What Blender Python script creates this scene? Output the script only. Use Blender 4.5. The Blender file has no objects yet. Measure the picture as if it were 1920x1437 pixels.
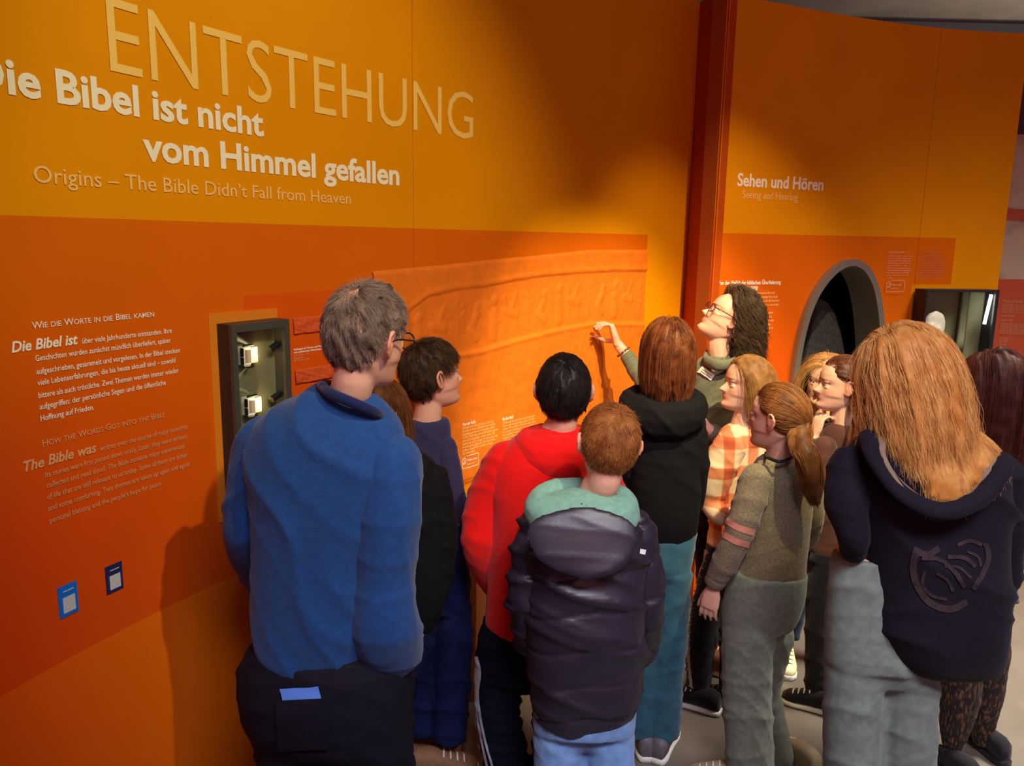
import bpy, math, random
import numpy as np
from mathutils import Vector, Matrix
random.seed(7); np.random.seed(7)
SC = bpy.context.scene
COL = SC.collection

# ------------------------------------------------------------------ camera, world, exposure, lights
FPX, PITCH, ROLL, CAMH = 1476.6, 0.18127, 0.01677, 1.90
def srgb(r, g, b):
    f = lambda c: (c/255/12.92) if c/255 <= .04045 else ((c/255+.055)/1.055)**2.4
    return (f(r), f(g), f(b), 1)
R_ = Vector((1, 0, 0)); F_ = Vector((0, math.cos(PITCH), -math.sin(PITCH))); U_ = Vector((0, math.sin(PITCH), math.cos(PITCH)))
cx_ = R_*math.cos(ROLL) + U_*math.sin(ROLL); cy_ = -R_*math.sin(ROLL) + U_*math.cos(ROLL)
cam = bpy.data.cameras.new('camera'); camo = bpy.data.objects.new('camera', cam); COL.objects.link(camo)
cam.sensor_width = 36; cam.lens = FPX/1920*36; cam.clip_start = .05; cam.clip_end = 60
M = Matrix((cx_, cy_, -F_)).transposed().to_4x4(); M.translation = Vector((0, 0, CAMH)); camo.matrix_world = M
SC.camera = camo
SC.view_settings.view_transform = 'Standard'; SC.view_settings.look = 'None'; SC.view_settings.gamma = 1
SC.view_settings.use_curve_mapping = False; SC.view_settings.exposure = 0.0
w = bpy.data.worlds.new('world'); SC.world = w; w.use_nodes = True
w.node_tree.nodes['Background'].inputs[0].default_value = (1.0, .38, .66, 1)
w.node_tree.nodes['Background'].inputs[1].default_value = .23
def lamp(kind, name, loc, target, energy, color, **kw):
    l = bpy.data.lights.new(name, kind); l.energy = energy; l.color = color
    for k, v in kw.items(): setattr(l, k, v)
    o = bpy.data.objects.new(name, l); COL.objects.link(o); o.location = loc
    o.rotation_euler = (Vector(target)-Vector(loc)).to_track_quat('-Z', 'Y').to_euler()
    return o
WARM = (1.0, .80, .50)
lamp('SPOT', 'spot_heading', (1.15, .35, 3.75), (-.30, 2.12, 2.12), 225, (1, .94, .50), spot_size=math.radians(50), spot_blend=.75, shadow_soft_size=.03)
lamp('SPOT', 'spot_relief', (1.2, 1.2, 3.75), (.66, 3.75, .70), 720, (1, .86, .45), spot_size=math.radians(37), spot_blend=.6, shadow_soft_size=.025)
lamp('SPOT', 'spot_text', (1.3, -.5, 3.6), (-.35, 2.30, 1.25), 26, (1, .66, .40), spot_size=math.radians(38), spot_blend=.9, shadow_soft_size=.05)
lamp('SPOT', 'spot_portal', (1.1, 2.0, 3.5), (1.08, 3.95, 1.45), 190, WARM, spot_size=math.radians(42), spot_blend=.8, shadow_soft_size=.04)
lamp('AREA', 'group_fill', (.9, -.5, 3.85), (.80, 1.85, .4), 27, (.84, .80, .96), shape='RECTANGLE', size=1.8, size_y=.8, spread=math.radians(65))
lamp('AREA', 'bounce_fill', (.8, -2.5, 2.1), (1.5, 4.2, 3.15), 8.5, (1, .36, .32), shape='RECTANGLE', size=1.6, size_y=.6, spread=math.radians(62))  # added unseen fill, stands in for red light bounced off the walls
lamp('AREA', 'hall_light', (3.3, 2.7, 4.1), (2.5, 3.2, 0), 75, (1, .93, .82), shape='RECTANGLE', size=1.2, size_y=1.2, spread=math.radians(60))
lamp('AREA', 'ceiling_fill', (6.0, 6.5, 2.9), (6.0, 7.0, 4.3), 140, (1, .9, .75), shape='RECTANGLE', size=3, size_y=3)  # unseen light added to brighten the ceiling

# ------------------------------------------------------------------ helpers
def P(px, py, Y):
    u, v = (px-960)/FPX, -(py-718.5)/FPX
    d = F_ + cx_*u + cy_*v
    return np.array((0, 0, CAMH)) + np.array(d)*(Y/d.y)
def mpp(Y): return Y/FPX/math.cos(PITCH)*.99
def new_mat(name):
    m = bpy.data.materials.new(name); m.use_nodes = True
    return m, m.node_tree, m.node_tree.nodes['Principled BSDF']
def mat(name, col, rough=.6, metal=0, noise=0, nscale=30, bump=0, bscale=200, emit=None, es=0, spec=.5, trans=0, sheen=0):
    m, t, b = new_mat(name)
    b.inputs['Base Color'].default_value = col; b.inputs['Roughness'].default_value = rough; b.inputs['Metallic'].default_value = metal
    b.inputs['Specular IOR Level'].default_value = spec; b.inputs['Transmission Weight'].default_value = trans
    b.inputs['Sheen Weight'].default_value = sheen
    if emit: b.inputs['Emission Color'].default_value = emit; b.inputs['Emission Strength'].default_value = es
    if noise or bump:
        tc = t.nodes.new('ShaderNodeTexCoord')
    if noise:
        n = t.nodes.new('ShaderNodeTexNoise'); n.inputs['Scale'].default_value = nscale; n.inputs['Detail'].default_value = 5
        t.links.new(tc.outputs['Object'], n.inputs['Vector'])
        r = t.nodes.new('ShaderNodeMapRange'); r.inputs['From Min'].default_value = .3; r.inputs['From Max'].default_value = .7
        r.inputs['To Min'].default_value = 1-noise; r.inputs['To Max'].default_value = 1+noise
        t.links.new(n.outputs['Fac'], r.inputs['Value'])
        mx = t.nodes.new('ShaderNodeMix'); mx.data_type = 'RGBA'; mx.blend_type = 'MULTIPLY'; mx.inputs['Factor'].default_value = 1
        mx.inputs['A'].default_value = col; t.links.new(r.outputs['Result'], mx.inputs['B']); t.links.new(mx.outputs['Result'], b.inputs['Base Color'])
    if bump:
        n = t.nodes.new('ShaderNodeTexNoise'); n.inputs['Scale'].default_value = bscale; n.inputs['Detail'].default_value = 3
        t.links.new(tc.outputs['Object'], n.inputs['Vector'])
        bp = t.nodes.new('ShaderNodeBump'); bp.inputs['Strength'].default_value = bump; bp.inputs['Distance'].default_value = .003
        t.links.new(n.outputs['Fac'], bp.inputs['Height']); t.links.new(bp.outputs['Normal'], b.inputs['Normal'])
    return m
def mesh(name, verts, faces, m, parent=None, smooth=False, **props):
    me = bpy.data.meshes.new(name); me.from_pydata([tuple(v) for v in verts], [], [tuple(int(i) for i in f) for f in faces]); me.update()
    if m: me.materials.append(m)
    if smooth: me.polygons.foreach_set('use_smooth', [True]*len(me.polygons))
    o = bpy.data.objects.new(name, me); COL.objects.link(o)
    if parent: o.parent = parent
    for k, v in props.items(): o[k] = v
    return o
def empty(name, loc=(0, 0, 0), **props):
    o = bpy.data.objects.new(name, None); COL.objects.link(o); o.empty_display_size = .1; o.location = loc
    for k, v in props.items(): o[k] = v
    bpy.context.view_layer.update() if False else None
    return o
def reparent(root):
    """parts were built in world coordinates: keep them there under a root standing at its base"""
    inv = Matrix.Translation(root.location).inverted()
    for c in root.children: c.matrix_parent_inverse = inv
def boxg(c, ax, ay, az):
    """box from centre and three half-axis vectors"""
    c, ax, ay, az = map(np.array, (c, ax, ay, az)); V = []
    for i in (-1, 1):
        for j in (-1, 1):
            for k in (-1, 1): V.append(c+ax*i+ay*j+az*k)
    return V, [(0, 1, 3, 2), (4, 6, 7, 5), (0, 4, 5, 1), (2, 3, 7, 6), (0, 2, 6, 4), (1, 5, 7, 3)]
def merge(parts):
    V, F = [], []
    for v, f in parts:
        n = len(V); V += [np.array(a) for a in v]; F += [tuple(int(i)+n for i in q) for q in f]
    return V, F

# ------------------------------------------------------------------ curved exhibition walls (s = metres along the wall, h = height over the eye)
class Wall:
    def __init__(self, X0, Y0, a, b, c, lo, hi, flip=1):
        self.SS = np.linspace(lo, hi, 500); th = a + b*self.SS + c*self.SS**2; ds = self.SS[1]-self.SS[0]
        x = np.cumsum(np.cos(th))*ds; y = np.cumsum(np.sin(th))*ds; i = np.argmin(abs(self.SS))
        self.C = np.stack([x-x[i]+X0, y-y[i]+Y0], 1); self.th = th
    def hit(self, px, py):
        q = P(px, py, 1.0)-np.array((0, 0, CAMH)); C = self.C
        cr = C[:, 0]*q[1]-C[:, 1]*q[0]; k = np.where((cr[:-1] <= 0) & (cr[1:] > 0))[0]
        if len(k) == 0: return None
        k = k[0]; t = -cr[k]/(cr[k+1]-cr[k]); p = C[k]*(1-t)+C[k+1]*t
        m = (p@q[:2])/(q[:2]@q[:2]); return self.SS[k]*(1-t)+self.SS[k+1]*t, m*q[2]
    def pt(self, s, h, off=0):
        x = np.interp(s, self.SS, self.C[:, 0]); y = np.interp(s, self.SS, self.C[:, 1]); th = np.interp(s, self.SS, self.th)
        return np.array((x+math.sin(th)*off, y-math.cos(th)*off, CAMH+h))
    def frame(self, s):
        th = np.interp(s, self.SS, self.th)
        return np.array((math.cos(th), math.sin(th), 0)), np.array((math.sin(th), -math.cos(th), 0)), np.array((0, 0, 1.))
W1 = Wall(-1.06609777, 1.65883684, 1.2182145, -.28593174, .05099584, -1.6, 3.6)
r0 = P(1337, 520, 1)-np.array((0, 0, CAMH)); r0 = r0/np.hypot(r0[0], r0[1])
W2 = Wall(r0[0]*4.05963911, r0[1]*4.05963911, .46615154, .00930747, -.1213698, -.1, 3)
S = lambda W, x, y: W.hit(x, y)[0]
H = lambda W, x, y: W.hit(x, y)[1]

def wall_mat(name, base, rects, rough=.55):
    m, t, b = new_mat(name); b.inputs['Roughness'].default_value = rough; b.inputs['Specular IOR Level'].default_value = .06
    uv = t.nodes.new('ShaderNodeUVMap'); sx = t.nodes.new('ShaderNodeSeparateXYZ'); t.links.new(uv.outputs[0], sx.inputs[0])
    def cmp_(op, sock, v):
        n = t.nodes.new('ShaderNodeMath'); n.operation = op; t.links.new(sock, n.inputs[0]); n.inputs[1].default_value = v; return n.outputs[0]
    def mul(a, c):
        n = t.nodes.new('ShaderNodeMath'); n.operation = 'MULTIPLY'; t.links.new(a, n.inputs[0]); t.links.new(c, n.inputs[1]); return n.outputs[0]
    cur = None
    for (s0, s1, h0, h1, c) in rects:
        f = mul(mul(cmp_('GREATER_THAN', sx.outputs[0], s0), cmp_('LESS_THAN', sx.outputs[0], s1)), mul(cmp_('GREATER_THAN', sx.outputs[1], h0), cmp_('LESS_THAN', sx.outputs[1], h1)))
        mx = t.nodes.new('ShaderNodeMix'); mx.data_type = 'RGBA'; t.links.new(f, mx.inputs['Factor'])
        if cur is None: mx.inputs['A'].default_value = base
        else: t.links.new(cur, mx.inputs['A'])
        mx.inputs['B'].default_value = c; cur = mx.outputs['Result']
    # fine printed mottling
    tc = t.nodes.new('ShaderNodeTexCoord'); n = t.nodes.new('ShaderNodeTexNoise'); n.inputs['Scale'].default_value = 3; n.inputs['Detail'].default_value = 4
    t.links.new(tc.outputs['Object'], n.inputs['Vector'])
    r = t.nodes.new('ShaderNodeMapRange'); r.inputs['To Min'].default_value = .9; r.inputs['To Max'].default_value = 1.1; t.links.new(n.outputs['Fac'], r.inputs['Value'])
    mx = t.nodes.new('ShaderNodeMix'); mx.data_type = 'RGBA'; mx.blend_type = 'MULTIPLY'; mx.inputs['Factor'].default_value = 1
    if cur is None: mx.inputs['A'].default_value = base
    else: t.links.new(cur, mx.inputs['A'])
    t.links.new(r.outputs['Result'], mx.inputs['B'])
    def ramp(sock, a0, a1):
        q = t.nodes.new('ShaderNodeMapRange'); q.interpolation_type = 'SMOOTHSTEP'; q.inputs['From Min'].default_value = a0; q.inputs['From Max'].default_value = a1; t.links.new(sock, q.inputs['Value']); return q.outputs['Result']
    drift = mul(ramp(sx.outputs[0], 1.5, -.4), ramp(sx.outputs[1], .05, -.75))  # reddens the lower left, the tint of dim light painted into the print
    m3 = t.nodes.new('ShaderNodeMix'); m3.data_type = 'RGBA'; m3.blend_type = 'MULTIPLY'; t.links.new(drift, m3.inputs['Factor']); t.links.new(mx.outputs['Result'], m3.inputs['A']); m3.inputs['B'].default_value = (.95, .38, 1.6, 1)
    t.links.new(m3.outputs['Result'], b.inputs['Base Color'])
    n2 = t.nodes.new('ShaderNodeTexNoise'); n2.inputs['Scale'].default_value = 900; t.links.new(tc.outputs['Object'], n2.inputs['Vector'])
    bp = t.nodes.new('ShaderNodeBump'); bp.inputs['Strength'].default_value = .08; bp.inputs['Distance'].default_value = .002
    t.links.new(n2.outputs['Fac'], bp.inputs['Height']); t.links.new(bp.outputs['Normal'], b.inputs['Normal'])
    return m
def wall_panel(W, s0, s1, h0, h1, m, parent, thick=.02, name='panel', n=None, off=0):
    n = n or max(2, int((s1-s0)/.08)); V, F, UV = [], [], []
    for i in range(n+1):
        s = s0+(s1-s0)*i/n
        for (h, o) in ((h0, off), (h1, off), (h0, off-thick), (h1, off-thick)): V.append(W.pt(s, h, o)); UV.append((s, h))
    for i in range(n):
        a, b = 4*i, 4*i+4
        F += [(a, b, b+1, a+1), (a+2, a+3, b+3, b+2), (a+1, b+1, b+3, a+3), (a, a+2, b+2, b)]
    F += [(0, 1, 3, 2), (4*n, 4*n+2, 4*n+3, 4*n+1)]
    o = mesh(name, V, F, m, parent); uv = o.data.uv_layers.new(name='UVMap')
    for l in o.data.loops: uv.data[l.index].uv = UV[l.vertex_index]
    return o

C_BASE = (.80, .295, .002, 1); C_BAND = (.72, .14, .003, 1); C_SUB = (.72, .10, .005, 1); C_LOW = (.80, .235, .003, 1)
C_DIM = srgb(214, 118, 40)
sEnd = S(W1, 1285, 500); sSeam = S(W1, 775, 430); sBandEnd = S(W1, 1213, 470)
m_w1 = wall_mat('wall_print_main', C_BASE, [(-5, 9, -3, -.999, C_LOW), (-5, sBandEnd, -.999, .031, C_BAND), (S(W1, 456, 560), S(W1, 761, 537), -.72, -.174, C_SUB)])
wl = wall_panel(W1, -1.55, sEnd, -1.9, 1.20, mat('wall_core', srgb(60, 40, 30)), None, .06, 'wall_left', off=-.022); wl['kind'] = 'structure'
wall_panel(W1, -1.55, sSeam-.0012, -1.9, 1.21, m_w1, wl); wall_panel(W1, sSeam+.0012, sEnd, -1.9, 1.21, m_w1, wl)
s2a = S(W2, 1745, 250); s2e = S(W2, 1873, 520)
h2b = H(W2, 1780, 534)
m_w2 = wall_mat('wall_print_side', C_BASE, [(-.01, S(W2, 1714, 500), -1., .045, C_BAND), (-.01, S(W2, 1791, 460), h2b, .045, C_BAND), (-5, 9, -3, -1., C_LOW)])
wr = wall_panel(W2, .0, s2e, -1.9, 1.135, mat('wall_core_side', srgb(70, 45, 30)), None, .12, 'wall_back', off=-.022); wr['kind'] = 'structure'
# ---- portal opening is cut through the panel: built as a grid panel with a hole further down
# return wall between the two curved walls
a1 = W1.pt(sEnd, 0); a2 = W2.pt(0, 0)
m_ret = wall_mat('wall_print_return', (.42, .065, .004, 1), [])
d = a2-a1; L_ = np.hypot(d[0], d[1]); d = d/L_; nrm = np.array((-d[1], d[0], 0))
if nrm@np.array((0, -1, 0)) < 0 and nrm[0] > 0: nrm = -nrm
ret_c = (a1+a2)/2
cut = .86
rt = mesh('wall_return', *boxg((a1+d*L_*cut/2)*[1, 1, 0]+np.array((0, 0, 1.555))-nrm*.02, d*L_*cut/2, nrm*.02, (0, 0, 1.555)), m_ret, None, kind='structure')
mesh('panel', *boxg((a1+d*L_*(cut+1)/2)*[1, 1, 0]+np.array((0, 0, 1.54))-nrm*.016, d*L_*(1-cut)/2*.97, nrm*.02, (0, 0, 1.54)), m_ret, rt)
# floor, ceiling
mesh('floor', *boxg((2, 4, -.05), (9, 0, 0), (0, 9, 0), (0, 0, .05)), mat('floor_screed', srgb(104, 96, 84), .42, noise=.12, nscale=6, bump=.1, bscale=60), None, kind='structure')
mesh('ceiling', *boxg((2, 4, 4.35), (9, 0, 0), (0, 9, 0), (0, 0, .05)), mat('ceiling_concrete', srgb(120, 110, 98), .9, noise=.15, nscale=2), None, kind='structure')
# side mural wall behind the right end
m_pale, t, b = new_mat('mural_stone')
tc = t.nodes.new('ShaderNodeTexCoord'); n = t.nodes.new('ShaderNodeTexNoise'); n.inputs['Scale'].default_value = 5; n.inputs['Detail'].default_value = 8; t.links.new(tc.outputs['Object'], n.inputs['Vector'])
cr = t.nodes.new('ShaderNodeValToRGB'); cr.color_ramp.elements[0].position = .3; cr.color_ramp.elements[0].color = srgb(128, 92, 70); cr.color_ramp.elements[1].position = .55; cr.color_ramp.elements[1].color = srgb(202, 180, 160)
t.links.new(n.outputs['Fac'], cr.inputs[0]); t.links.new(cr.outputs[0], b.inputs['Base Color']); b.inputs['Roughness'].default_value = .8
W3x0, W3x1, W3y0, W3y1 = 2.80, 5.6, 4.70, 4.20
def w3pt(x, z, off=0): return np.array((x, W3y0+(x-W3x0)*(W3y1-W3y0)/(W3x1-W3x0)-off, z))
def w3panel(name, x0, x1, z0, z1, m, off, parent=None, th=.01, **kw):
    V = [w3pt(x, z, o) for x in (x0, x1) for z in (z0, z1) for o in (off, off-th)]
    return mesh(name, V, [(0, 4, 6, 2), (1, 3, 7, 5), (0, 2, 3, 1), (4, 5, 7, 6), (2, 6, 7, 3), (0, 1, 5, 4)], m, parent, **kw)
def w3z(px, py):
    q = P(px, py, 1)-np.array((0, 0, CAMH)); k = (W3y1-W3y0)/(W3x1-W3x0); tt = (W3y0-k*W3x0)/(q[1]-k*q[0]); return q[0]*tt, CAMH+q[2]*tt
wall3 = w3panel('wall_right', W3x0, W3x1, 0, 3.0, m_pale, 0, None, .08, kind='structure')
m_red = mat('mural_red_print', srgb(196, 84, 44), .6, noise=.08, nscale=4)
zt, zb = w3z(1912, 524)[1], w3z(1915, 677)[1]
w3panel('printed_panel', W3x0, W3x1, zb, zt, m_red, .004, wall3)
w3panel('skirting_panel', W3x0, W3x1, .0, .62, mat('mural_low_orange', srgb(214, 104, 34), .6), .004, wall3)
w3panel('upper_panel', W3x0, W3x1, w3z(1915, 252)[1], 3.0, mat('mural_plum', srgb(74, 44, 44), .7, noise=.2, nscale=5), .004, wall3)
V = []; xs = np.linspace(W3x0, W3x0+.9, 14)
for i, x in enumerate(xs):
    z = w3z(1905, 403)[1]+.10*(x-W3x0-.1)+.012*math.sin(i*1.7); V += [w3pt(x, z-.035, .005), w3pt(x, z+.035+.012*math.cos(i*2.1), .005)]
mesh('red_streak', V, [(2*i, 2*i+2, 2*i+3, 2*i+1) for i in range(13)], mat('streak_red', srgb(190, 84, 52), .7, noise=.2, nscale=20), wall3)
# dark rail under the ceiling
mesh('ceiling_rail', *boxg((6.2, 9.1, 4.2), (4.2, .10, 0), (-.0, .09, 0), (0, 0, .05)), mat('rail_dark', srgb(40, 36, 42), .5), None, label='long dark cable rail hung under the grey ceiling', category='rail')

# ------------------------------------------------------------------ lettering
m_white = mat('lettering_white', srgb(250, 240, 222), .6); m_cream = mat('lettering_cream', srgb(246, 200, 120), .6)
m_head = mat('lettering_heading', srgb(250, 204, 110), .6); m_soft = mat('lettering_soft', srgb(226, 160, 110), .6)
def text_geo(body, off=0, shear=0, smallcaps=False):
    c = bpy.data.curves.new('t', 'FONT'); c.body = body; c.size = 1; c.offset = off; c.shear = shear; c.resolution_u = 3
    if smallcaps:
        c.small_caps_scale = .78
        for i, ch in enumerate(body): c.body_format[i].use_small_caps = ch.islower()
    o = bpy.data.objects.new('t', c); COL.objects.link(o); dg = bpy.context.evaluated_depsgraph_get()
    me = bpy.data.meshes.new_from_object(o.evaluated_get(dg)); bpy.data.objects.remove(o); bpy.data.curves.remove(c)
    V = np.array([v.co[:] for v in me.vertices]); F = [tuple(p.vertices) for p in me.polygons]; bpy.data.meshes.remove(me); return V, F
V_, _ = text_geo('H'); CAP = V_[:, 1].max()
def wall_text(W, body, A, B, cap, m, parent, bold=0, shear=0, sc=False, name='lettering', off=.0025, h=None, s=None):
    if W is W1 and cap < .02 and parent is wl and ((s and s[0] > 1.5) or (A and A[0] > 800)): off = .0105
    V, F = text_geo(body, bold, shear, sc)
    if s: s0, s1 = s
    else:
        (s0, h0), (s1, h1) = W.hit(*A), W.hit(*B); h = (h0+h1)/2
    x0, x1 = V[:, 0].min(), V[:, 0].max()
    P3 = [W.pt(s0+(v[0]-x0)/(x1-x0)*(s1-s0), h+v[1]/CAP*cap, off) for v in V]
    return mesh(name, P3, F, m, parent)
def capm(W, x, yt, xb, yb): return W.hit(x, yt)[1]-W.hit(xb, yb)[1]
wall_text(W1, 'ENTSTEHUNG', (206, 135), (886, 261), capm(W1, 650, 121, 645, 222), m_head, wl, -.004, name='heading_lettering')
bc = capm(W1, 113, 134, 110, 193)
sD = S(W1, 37, 178)-.110
wall_text(W1, 'Die Bibel ist nicht', None, None, bc, m_white, wl, .028, s=(sD, S(W1, 494, 254)), h=.279, name='heading_lettering')
wall_text(W1, 'vom Himmel gefallen', (268, 300), (748, 346), bc, m_white, wl, .028, name='heading_lettering')
wall_text(W1, 'Origins – The Bible Didn’t Fall from Heaven', (63, 343), (657, 382), capm(W1, 241, 328, 242, 356), m_cream, wl, .004, name='heading_lettering')
wall_text(W1, 'Wie die Worte in die Bibel kamen', (59, 616.5), (288, 594), capm(W1, 60, 603.5, 60, 616.5), m_white, wl, .004, sc=True)
bi = capm(W1, 22, 641, 21, 661)
wall_text(W1, 'Die Bibel ist', (20.5, 661), (145, 645), bi, m_white, wl, .026, .2)
bl = capm(W1, 66, 666, 66, 677)
wall_text(W1, 'über viele Jahrhunderte entstanden. Ihre', (153, 645), (321, 624), bl, m_white, wl, .006)
for tx, A, B in [('Geschichten wurden zunächst mündlich überliefert, später', (65, 677), (319, 643)), ('aufgeschrieben, gesammelt und vorgelesen. In der Bibel stecken', (67, 701), (336, 662)),
                 ('viele Lebenserfahrungen, die bis heute aktuell sind – sowohl', (69, 723), (328, 680)), ('bittere als auch tröstliche. Zwei Themen werden immer wieder', (71, 745.5), (334, 700)),
                 ('aufgegriffen: der persönliche Segen und die öffentliche', (73, 767.5), (310, 722)), ('Hoffnung auf Frieden.', (75, 790), (175, 768))]:
    wall_text(W1, tx, A, B, bl, m_white, wl, .006)
wall_text(W1, 'How the Words Got into the Bible', (79, 837), (308, 782), capm(W1, 60, 603.5, 60, 616.5), m_soft, wl, .004, sc=True)
wall_text(W1, 'The Bible was', (43, 884), (180, 848), bi, m_soft, wl, .026, .2)
wall_text(W1, 'written over the course of many centuries.', (186, 846), (352, 804), bl, m_soft, wl, .004)
for tx, A, B in [('Its stories were first passed down orally. Later, they were written,', (84, 895.5), (351, 821.5)), ('collected and read aloud. The Bible contains many experiences', (86, 916.5), (345, 839.5)),
                 ('of life that are still relevant to us today. Some of them are bitter', (87.5, 938), (350, 856)), ('and some comforting. Two themes are taken up again and again:', (89.5, 959.5), (355, 873)),
                 ('personal blessing and the people’s hope for peace.', (92.5, 982), (303, 909))]:
    wall_text(W1, tx, A, B, bl, m_soft, wl, .004)
# small caption beside the left showcase
c3 = capm(W1, 551, 655, 551, 658.3)
for tx, A, B, m, bd in [('Rollsiegel mit Tieren und Menschen', (550, 658), (612, 648.5), m_white, .03), ('mit anbetenden Menschen', (550, 663), (601, 655.8), m_white, .03), ('ca. 9. und 8. Jh. v. Chr.', (550, 669), (578, 664.5), m_soft, .01),
                        ('Serpentin', (550, 674), (567.5, 671), m_soft, .01), ('aus Samaria, Israel', (550.5, 678.5), (579, 674), m_soft, .01)]:
    wall_text(W1, tx, A, B, c3, m, wl, bd)
# text block under the relief
c4 = capm(W1, 864, 800.5, 864, 805.5)
hb0 = W1.hit(863.7, 798.4)[1]
wall_text(W1, 'Von der Rolle', (863.7, 798.6), (888, 793), c4*1.15, m_white, wl, .03)
hA, hB = W1.hit(864, 805.3)[1], W1.hit(864, 853)[1]; sA = S(W1, 863.7, 805)
lines = [('Rollsiegel waren kleine Zylinder aus Stein oder', 922), ('Knochen, in deren Oberfläche eine vertiefte', 925), ('Darstellung graviert ist. Sie konnten vielfach', 924), ('auf Ton, Wachs oder anderen Materialien abgerollt', 930),
         ('und so ihre Siegelbilder vielfach wieder. Der', 925), ('Abdruck war nur ein winziger Teil unserer Sammlung.', 930), ('Hinweis auf das Eigentum. Die Geschichten', 925), ('größerer Siegelbilder wurden erst heute', 921), ('erforscht gelesen.', 888)]
for i, (tx, xe) in enumerate(lines):
    wall_text(W1, tx, None, None, c4*.95, m_cream, wl, .015, s=(sA, S(W1, xe, 800)), h=hA+(hB-hA)*i/8)
sC = S(W1, 939, 785)
wall_text(W1, 'By the Roll', (939, 788.3), (958.5, 784), c4*1.15, m_white, wl, .03)
h0_ = H(W1, 939, 795.5)
for i, (tx, xe) in enumerate([('Cylinder seals were small stones or gemstones with', 999), ('with an engraved representation engraved into their', 999), ('surface. This could be rolled out several times', 1001), ('on a variety of materials, i.e. wax or clay, and', 998),
                              ('thus multiplied the seal itself. It was rolled out', 999), ('thanks to rolling these seals small stories', 996), ('told in a row, today these seals are small', 994), ('witnesses of a distant past.', 975)]):
    wall_text(W1, tx, None, None, c4*.95, m_cream, wl, .012, s=(sC, S(W1, xe, 790)), h=h0_+(hB-hA)*i/8)
def strip(W, pts, wd, m, parent, name, off=.0105, closed=False):
    """thin printed line through (s,h) points"""
    pts = [np.array(p) for p in pts]; n = len(pts); V, F = [], []
    for i in range(n):
        a = pts[(i-1) % n] if closed or i > 0 else pts[i]; b = pts[(i+1) % n] if closed or i < n-1 else pts[i]
        dd = (b-a)/np.linalg.norm(b-a); nn = np.array((-dd[1], dd[0]))
        for sgn in (-1, 1): q = pts[i]+nn*wd/2*sgn; V.append(W.pt(q[0], q[1], off))
    for i in range(n if closed else n-1):
        j = (i+1) % n; F.append((2*i, 2*j, 2*j+1, 2*i+1))
    return mesh(name, V, F, m, parent)
def touch_badge(W, s0, h0, k, parent, m):
    """rounded box with a fingertip ring and two short lines of writing"""
    w_, h_ = .205*k, .105*k; pts = []
    for (cx, cy, a0) in ((w_-.015*k, .015*k, -90), (w_-.015*k, h_-.015*k, 0)):
        for a in range(0, 91, 30): pts.append((s0+cx+.015*k*math.cos(math.radians(a0+a)), h0+cy+.015*k*math.sin(math.radians(a0+a))))
    pts += [(s0+.05*k, h0+h_)]; pts = [(s0+0, h0+.045*k), (s0, h0+.01*k), (s0+.01*k, h0)]+pts
    strip(W, pts, .006*k, m, parent, 'badge_outline')
    strip(W, [(s0+.022*k+.022*k*math.cos(a), h0+.066*k+.026*k*math.sin(a)) for a in np.linspace(0, 2*math.pi, 17)[:-1]], .007*k, m, parent, 'badge_ring', closed=True)
    strip(W, [(s0+.02*k+.010*k*math.cos(a), h0+.06*k+.016*k*math.sin(a)) for a in np.linspace(-2.6, 1.6, 9)], .006*k, m, parent, 'badge_ring')
    wall_text(W, 'Probier es aus!', None, None, .022*k, m, parent, .02, s=(s0+.06*k, s0+.185*k), h=h0+.055*k)
    wall_text(W, 'Give it a try!', None, None, .018*k, m, parent, .0, s=(s0+.06*k, s0+.15*k), h=h0+.022*k)
sb, hb = W1.hit(863.5, 879.5); kb = (S(W1, 894, 868)-sb)/.205
touch_badge(W1, sb, hb, kb, wl, m_white)
# side wall lettering
wall_text(W2, 'Sehen und Hören', (1381.5, 348.5), (1542.6, 357), capm(W2, 1500, 333, 1500, 355), m_white, wr, .026)
wall_text(W2, 'Seeing and Hearing', (1391, 372), (1495, 376), capm(W2, 1455, 361, 1455, 375), m_cream, wr, .004)
wall_text(W2, 'Von der Vielfalt der biblischen Überlieferung', (1345, 534), (1463, 533), capm(W2, 1430, 526, 1430, 533), m_white, wr, .03)
wall_text(W2, 'und ihrer Deutung', (1362, 542.5), (1420, 542), capm(W2, 1430, 526, 1430, 533), m_white, wr, .03)
c6 = capm(W2, 1440, 547.5, 1440, 552)
for i, (tx, y, xe) in enumerate([('Seit der Entstehung der Schrift wird aufgenommene Botschaft', 552, 1452), ('in Bildern und Klängen erzählt. Zwei von bunten ihren Kopf', 559.6, 1457), ('Menschen malen, singen und spielen sie weiter für die Nachwelt', 567, 1460), ('und was gehört und gesehen wurde', 574.5, 1459),
                                ('Since the beginning from', 589.5, 1449), ('people hear with', 597.5, 1446), ('images and sounds a little', 604.5, 1450), ('music and art', 611.5, 1444), ('of their own', 618.5, 1448), ('retold.', 626, 1444)]):
    wall_text(W2, tx, (1362, y+.5), (xe, y), c6, m_cream, wr, .012)
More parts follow.
